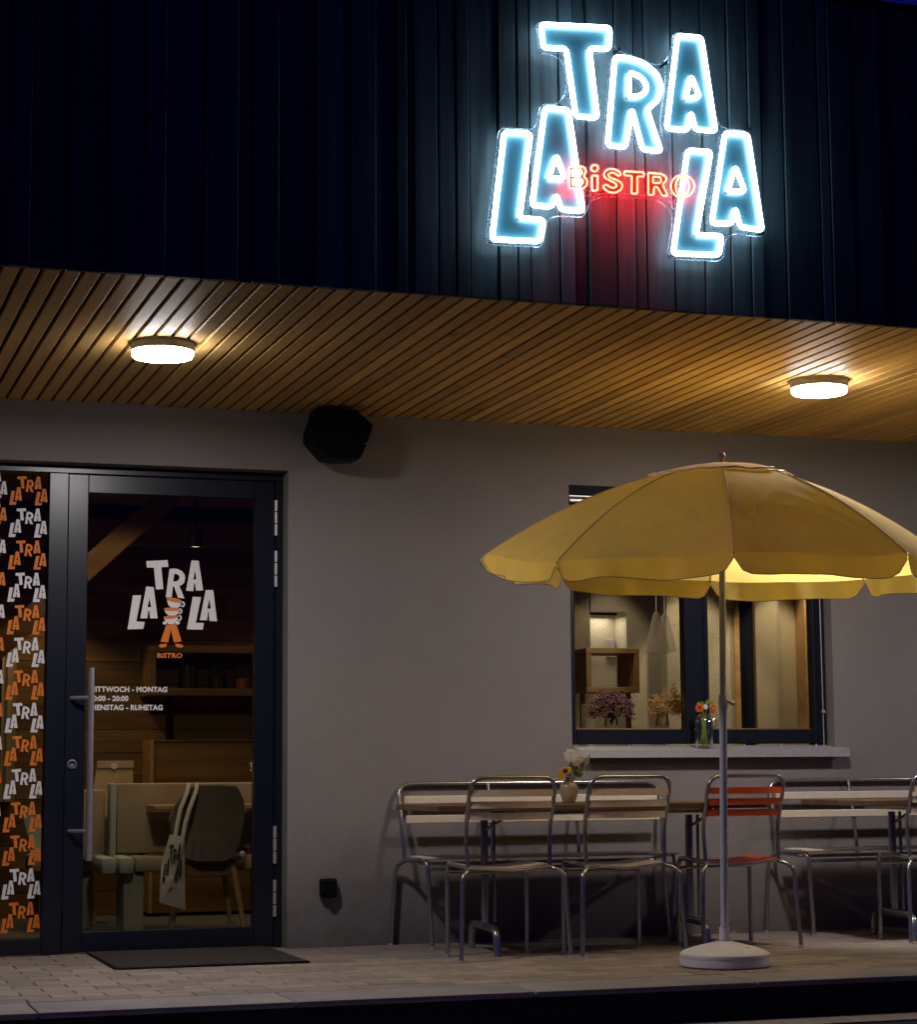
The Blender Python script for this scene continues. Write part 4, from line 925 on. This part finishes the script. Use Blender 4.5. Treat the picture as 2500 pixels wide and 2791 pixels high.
for k in range(8):
    nS, nT = 26, 22; vs = []
    ph = [rg.uniform(0, 6.28) for _ in range(6)]
    amp = 0.017 if k == 2 else (0.012 if k in (1, 0) else 0.008)
    for i in range(nS+1):
        s = i/nS
        a, b = rib(k, s), rib(k+1, s)
        for j in range(nT+1):
            tt = j/nT
            p = a.lerp(b, tt)
            mid = math.sin(math.pi*tt)
            p.z -= 0.010*mid*s
            # creases that start at the rib tips
            da = math.hypot((1-s)*1.1, tt*0.8*s); db = math.hypot((1-s)*1.1, (1-tt)*0.8*s)
            aa = math.atan2(1-s+1e-4, tt*s*.75+1e-4); ab = math.atan2(1-s+1e-4, (1-tt)*s*.75+1e-4)
            wv = amp*math.sin(aa*17+ph[0])*math.exp(-((da-.22)/.17)**2) + amp*.7*math.sin(ab*19+ph[1])*math.exp(-((db-.22)/.17)**2)
            wv += 0.002*math.sin(tt*9+s*6+ph[2])*s
            edge = min(1.0, tt*12, (1-tt)*12)
            p.z += wv*edge
            vs.append(p)
    mb = MB(); W1 = nT+1
    mb.add(vs, [(i*W1+j, i*W1+j+1, (i+1)*W1+j+1, (i+1)*W1+j) for i in range(nS) for j in range(nT)], True)
    # valance
    rim = [vs[nS*W1+j] for j in range(W1)]
    v2 = []
    low = []
    hang = 5
    for q in range(hang+1):
        for j in range(W1):
            tt = j/nT
            notch = min(1.0, 0.28 + 0.95*min(1, min(tt, 1-tt)/0.085)**0.8)
            d = (0.088 + 0.006*math.sin(tt*9+ph[5]))*notch*q/hang
            out = (rim[j]-apex); out.z = 0; out.normalize()
            flut = 0.015*math.sin(tt*11+ph[3])*(q/hang) + 0.009*math.sin(tt*27+ph[4])*(q/hang)
            p = rim[j] + out*(0.010*q/hang + flut) - Vector((0, 0, d))
            v2.append(p)
            if q == hang: low.append(p)
    mb.add(v2, [(q*W1+j, q*W1+j+1, (q+1)*W1+j+1, (q+1)*W1+j) for q in range(hang) for j in range(W1-1)], True)
    pan = mb.build('canopy_panel', 'yellow', P)
    MB().tube([rib(k, q/24)+Vector((0, 0, .0015)) for q in range(7, 25)], .0016, 5).build('seam', 'seam', pan)
    MB().tube(low, 0.0019, 5).build('piping', 'piping', pan)
for k in range(8):
    MB().tube([rib(k, s)-Vector((0, 0, .006)) for s in [q/12 for q in range(1, 13)]] + [tips[k] + (tips[k]-apex).normalized()*0.012], 0.0032, 6).tube([rib(k, .5)-Vector((0, 0, .008)), pb.lerp(pt, .84)], 0.003, 6).build('rib', 'pole_blue_lit', P)
MB().tube([pb.lerp(pt, .825), pb.lerp(pt, .85)], 0.022, 14).build('runner', 'pole_blue_lit', P)
cap = MB(); ring_ = []
for i in range(7):
    s = 0.30*i/6
    for k in range(33):
        kk = (k % 32)/4; a = int(kk); f = kk-a
        p = rib(a, s*1.02).lerp(rib(a+1, s*1.02), f) + Vector((0, 0, .010 + 0.004*math.sin(k*2.3)*(i/6)))
        ring_.append(p)
cap.add(ring_, [(i*33+k, i*33+k+1, (i+1)*33+k+1, (i+1)*33+k) for i in range(6) for k in range(32)], True)
cp = cap.build('vent_cap', 'yellow', P)
MB().tube(ring_[6*33:6*33+32], 0.0045, 6, closed=True).build('piping', 'white_trim', cp)

# ================================================================== chairs
def curved_slat(x0, x1, y, z, hgt, thick, sag, axis, n=10):
    """thin bar along x; hgt along axis direction ('z' upright, 'y' flat), bent by sag"""
    mb = MB(); pts = []
    for i in range(n+1):
        u = i/n; x = x0+(x1-x0)*u; s = sag*4*u*(1-u)
        if axis == 'z': sec = [(x, y+s-thick/2, z-hgt/2), (x, y+s-thick/2, z+hgt/2), (x, y+s+thick/2, z+hgt/2), (x, y+s+thick/2, z-hgt/2)]
        else: sec = [(x, y-hgt/2, z-s-thick/2), (x, y-hgt/2, z-s+thick/2), (x, y+hgt/2, z-s+thick/2), (x, y+hgt/2, z-s-thick/2)]
        pts += sec
    fs = []
    for i in range(n):
        for k in range(4):
            k2 = (k+1) % 4; fs.append((i*4+k, i*4+k2, (i+1)*4+k2, (i+1)*4+k))
    fs += [(3, 2, 1, 0), (n*4, n*4+1, n*4+2, n*4+3)]
    return mb.add(pts, fs)
def make_chair(mat, label):
    r = thing('garden_chair', (0, 0, 0), label, 'chair', 'slatted metal chairs at the bistro tables')
    f = MB()
    for s in (-1, 1):
        f.tube(round_path([(s*.213, .170, .001), (s*.213, .170, .445), (s*.218, -.115, .428), (s*.268, -.150, .400), (s*.287, -.172, .001)], .05, 5), .0108, 10)
    f.tube([(-.213, .160, .395), (.213, .160, .395)], .0085, 8)
    f.tube(round_path([(-.214, .170, .438), (0, .170, .418), (.214, .170, .438)], .05, 4), .007, 8)
    f.tube(round_path([(-.222, -.100, .433), (0, -.105, .412), (.222, -.100, .433)], .05, 4), .007, 8)
    f.build('frame', 'galv', r)
    b = MB().tube(round_path([(-.216, -.095, .432), (-.222, -.082, .60), (-.226, -.160, .858), (.226, -.160, .858), (.222, -.082, .60), (.216, -.095, .432)], .075, 7), .0105, 10)
    b.build('back_frame', 'galv', r)
    for s in (-1, 1):
        for (x, y) in ((.213, .170), (.287, -.172)):
            MB().lathe([(0, .012), (.0125, .012), (.0135, .0005), (0, .0005)], (s*x, y, 0), 10).build('foot_cap', 'alu', r)
    for z in (.784, .729, .674):
        yb = -.082 - .078*(z-.60)/.258
        curved_slat(-.213, .213, yb-0.006, z, .033, .012, -.028, 'z').build('back_slat', mat, r)
    for y in (-.075, -.020, .035, .090, .145):
        zz = .437 + .012*(y+.115)/.285
        curved_slat(-.210, .210, y, zz, .046, .011, .020, 'y').build('seat_slat', mat, r)
    return r
c1 = make_chair('slat_beige', 'beige slatted metal chair, leftmost at the table with the flower vase')
c1.location = (3.345, -.900, 0); c1.rotation_euler = (0, 0, R(5))
c2 = copy_tree(c1); c2.location = (3.943, -.915, 0); c2.rotation_euler = (0, 0, R(6))
c2['label'] = 'beige slatted metal chair between the other beige chair and the orange one'
c3 = make_chair('slat_orange', 'orange slatted metal chair behind the parasol pole')
c3.location = (4.617, -.815, 0); c3.rotation_euler = (0, 0, R(7))
c4 = copy_tree(c1); c4.location = (5.775, -.800, 0); c4.rotation_euler = (0, 0, R(8))
c4['label'] = 'beige slatted metal chair cut off by the right edge of the photo'

# ================================================================== benches against the wall
def make_bench(label):
    r = thing('garden_bench', (0, 0, 0), label, 'bench', 'slatted metal benches along the wall')
    f = MB(); Lb = 1.455
    for s, x in ((-1, 0.0), (1, Lb)):
        f.tube(round_path([(x+s*.055, .060, .001), (x+s*.028, .060, .40), (x, -.005, .436), (x-s*.045, -.262, .448), (x-s*.068, -.262, .001)], .06, 5), .0115, 10)
    f.tube([(.066, -.255, .398), (Lb-.066, -.255, .398)], .0095, 8)
    f.tube(round_path([(0.02, -.03, .432), (.10, -.10, .418), (Lb-.10, -.10, .418), (Lb-.02, -.03, .432)], .05, 4), .009, 8)
    f.build('frame', 'galv', r)
    f = MB().tube(round_path([(0, -.005, .436), (-.008, .012, .60), (-.012, .075, .826), (Lb+.012, .075, .826), (Lb+.008, .012, .60), (Lb, -.005, .436)], .08, 7), .0115, 10)
    f.build('back_frame', 'galv', r)
    for x in (.485, .970):
        MB().tube(round_path([(x, -.005, .430), (x, .012, .60), (x, .072, .822)], .05, 5), .0095, 10).build('back_post', 'galv', r)
    for z in (.743, .643):
        y = .012 + .063*(z-.60)/.226
        MB().box(.012, Lb-.012, y-.024, y-.012, z-.0205, z+.0205, .003).build('back_slat', 'slat_beige', r)
    for y in (-.035, -.095, -.155, -.215, -.262):
        MB().box(.03, Lb-.03, y-.024, y+.024, .4475, .459, .003).build('seat_slat', 'slat_beige', r)
    for x in (-.055, Lb+.055): MB().lathe([(0, .012), (.013, .012), (.014, .0005), (0, .0005)], (x, .060, 0), 10).build('foot_cap', 'alu', r)
    for x in (.068, Lb-.068): MB().lathe([(0, .012), (.013, .012), (.014, .0005), (0, .0005)], (x, -.262, 0), 10).build('foot_cap', 'alu', r)
    return r
b1 = make_bench('beige slatted bench against the wall behind the table with the vase')
b1.location = (3.098, -.092, 0)
b2 = copy_tree(b1); b2.location = (5.245, -.092, 0)
b2['label'] = 'beige slatted bench against the wall right of the orange chair'

# ================================================================== tables
def make_table(label):
    r = thing('folding_table', (0, 0, 0), label, 'table', 'wooden bistro tables')
    Lt = 1.75
    for k in range(5):
        y0 = -.35 + .14*k
        MB().box(.0, Lt, y0+.0012, y0+.1388, .6965, .7265, .003).build('plank', 'table_wood', r)
    for x in (.355, Lt-.28):
        m = MB()
        m.tube([(x, 0, .145), (x, 0, .66)], .020, 12).tube([(x+.05, .0, .145), (x+.05, .0, .66)], .009, 8)
        m.box(x-.035, x+.035, -.22, .22, .672, .6960, .003)
        m.tube([(x, -.02, .60), (x+.16, -.02, .690)], .008, 8)
        m.build('post', 'galv', r)
        MB().tube(round_path([(x-.02, -.245, .001), (x-.02, -.225, .128), (x+.01, .225, .128), (x+.01, .245, .001)], .075, 6), .0195, 12).build('foot', 'galv', r)
    MB().tube([(.36, -.30, .682), (Lt-.28, -.30, .682)], .007, 8).tube([(.36, .30, .682), (Lt-.28, .30, .682)], .007, 8).build('rail', 'galv', r)
    return r
t1 = make_table('wooden bistro table carrying the ceramic flower vase'); t1.location = (3.008, -.60, 0)
t2 = copy_tree(t1); t2.location = (5.308, -.60, 0)
t2['label'] = 'wooden bistro table reaching the right edge of the photo'

# menu card on the first table
t = thing('menu_card', (3.98, -.55, .727), 'white menu card lying on the table beside the vase', 'menu card')
MB().box(3.87, 4.10, -.63, -.48, .7275, .7295).build('card', 'white_trim', t)

# ================================================================== flowers outside
vx, vy, vz = 3.795, -.66, .727
t = thing('flower_vase', (vx, vy, vz), 'round beige ceramic vase on the wooden table', 'vase')
MB().lathe([(0, .001), (.028, .001), (.034, .010), (.044, .045), (.0475, .068), (.044, .090), (.030, .106), (.015, .113), (.013, .122), (.017, .130), (.012, .128), (.010, .115)], (vx, vy, vz), 28).build('vase_body', 'ceramic', t)
t = thing('flower_bouquet', (vx, vy, vz+.12), 'white chrysanthemums and a yellow daisy in the ceramic vase', 'flowers')
heads = [((vx+.010, vy-.02, .966), (-.3, -1, .35), .040, 'petal_white'), ((vx+.105, vy+.01, .946), (.9, -.6, -.5), .042, 'petal_white'), ((vx+.035, vy-.02, .935), (.2, -1, -.1), .027, 'petal_white'),
         ((vx+.063, vy, .950), (.1, -.8, .5), .028, 'petal_white'), ((vx+.048, vy-.02, .907), (.6, -.8, -.3), .012, 'petal_white'), ((vx+.078, vy-.01, .893), (.9, -.6, -.2), .014, 'petal_white'), ((vx+.082, vy-.01, .873), (.8, -.6, -.4), .010, 'petal_white')]
for q, (c, d, rad, m_) in enumerate(heads):
    mb = MB(); blossom(mb, c, d, rad, 22 if rad > .02 else 9, .5, .26, 4 if rad > .02 else 2, q); mb.build('flower_head', m_, t)
    MB().tube([(vx, vy, vz+.09), ((vx+c[0])/2, vy, (vz+.12+c[2])/2), Vector(c)-Vector(d).normalized()*.004], .0018, 5).build('stem', 'leaf', t)
mb = MB(); blossom(mb, (vx-.030, vy-.035, .888), (-.55, -.5, .75), .034, 20, .1, .3, 2, 20); mb.build('flower_head', 'petal_yellow', t)
mb = MB(); heart(mb, (vx-.036, vy-.045, .888), (-.55, -.6, .4), .014); mb.build('flower_heart', 'seed', t)
mb = MB(); blossom(mb, (vx-.052, vy-.03, .868), (-.9, -.4, .2), .030, 18, .15, .3, 2, 21); mb.build('flower_head', 'petal_yellow', t)
MB().tube([(vx, vy, vz+.09), (vx-.03, vy-.03, .885)], .002, 5).build('stem', 'leaf', t)
rg = random.Random(5)
for k in range(16):
    mb = MB(); a = rg.uniform(0, 6.28); z0 = rg.uniform(.855, .915)
    leafy(mb, (vx+.012+rg.uniform(-.012, .03), vy+rg.uniform(-.02, .01), z0), (math.cos(a), -abs(math.sin(a))*.5, rg.uniform(-.2, .8)), rg.uniform(.028, .05), rg.uniform(.005, .009)); mb.build('leaf', 'leaf', t)

jx, jy, jz = 4.853, -.005, 1.008
t = thing('glass_jug', (jx, jy, jz), 'clear glass jug with a loop handle on the window sill', 'jug')
MB().lathe([(0, .003), (.048, .003), (.051, .010), (.051, .130), (.047, .155), (.030, .175), (.022, .182), (.022, .200), (.025, .203)], (jx, jy, jz), 28).build('jug_body', 'clear_glass', t)
MB().tube([(jx+.022+.055*math.sin(q*math.pi/8), jy-.005, jz+.186-.105*(q/8) - .0) for q in range(9)], .0055, 8).build('handle', 'clear_glass', t)
t = thing('gerbera_bouquet', (jx, jy, jz+.18), 'orange gerberas with lime leaves in the glass jug', 'flowers')
for q, (dx, dz, d, rad) in enumerate(((-.034, .220, (-.35, -1, .12), .026), (.045, .213, (.55, -1, -.1), .026))):
    mb = MB(); blossom(mb, (jx+dx, jy-.025, jz+dz), d, rad, 20, .35, .3, 3, 40+q); mb.build('flower_head', 'petal_orange', t)
    mb = MB(); heart(mb, Vector((jx+dx, jy-.025, jz+dz))+Vector(d).normalized()*.004, d, .008); mb.build('flower_heart', 'petal_yellow' if q else 'seed', t)
    MB().tube([(jx+dx, jy-.02, jz+dz), (jx+dx*.3, jy, jz+.15), (jx-dx*.5, jy, jz+.01)], .0022, 6).build('stem', 'leaf_lime', t)
mb = MB(); blossom(mb, (jx+.004, jy-.02, jz+.224), (0, -1, .2), .017, 12, .5, .3, 3, 50); mb.build('flower_head', 'petal_white', t)
for k, (dx, dz, a) in enumerate(((-.015, .238, 2.6), (.006, .236, 2.2), (.012, .240, .9), (.030, .246, .3), (.02, .245, 1.4), (-.01, .236, 1.8))):
    mb = MB(); leafy(mb, (jx+dx-.006, jy-.01, jz+dz), (math.cos(a), -.4, abs(math.sin(a))*.6), .035, .010); mb.build('leaf', 'leaf_lime', t)
for k in range(7):
    MB().tube([(jx+rg.uniform(-.02, .02), jy+rg.uniform(-.02, .02), jz+.01), (jx+rg.uniform(-.012, .012), jy, jz+.14), (jx+rg.uniform(-.025, .025), jy-.005, jz+.225)], .0022, 5).build('stem', 'leaf_lime', t)
print('things', len([o for o in bpy.data.objects if o.parent is None]), 'objects', len(bpy.data.objects))
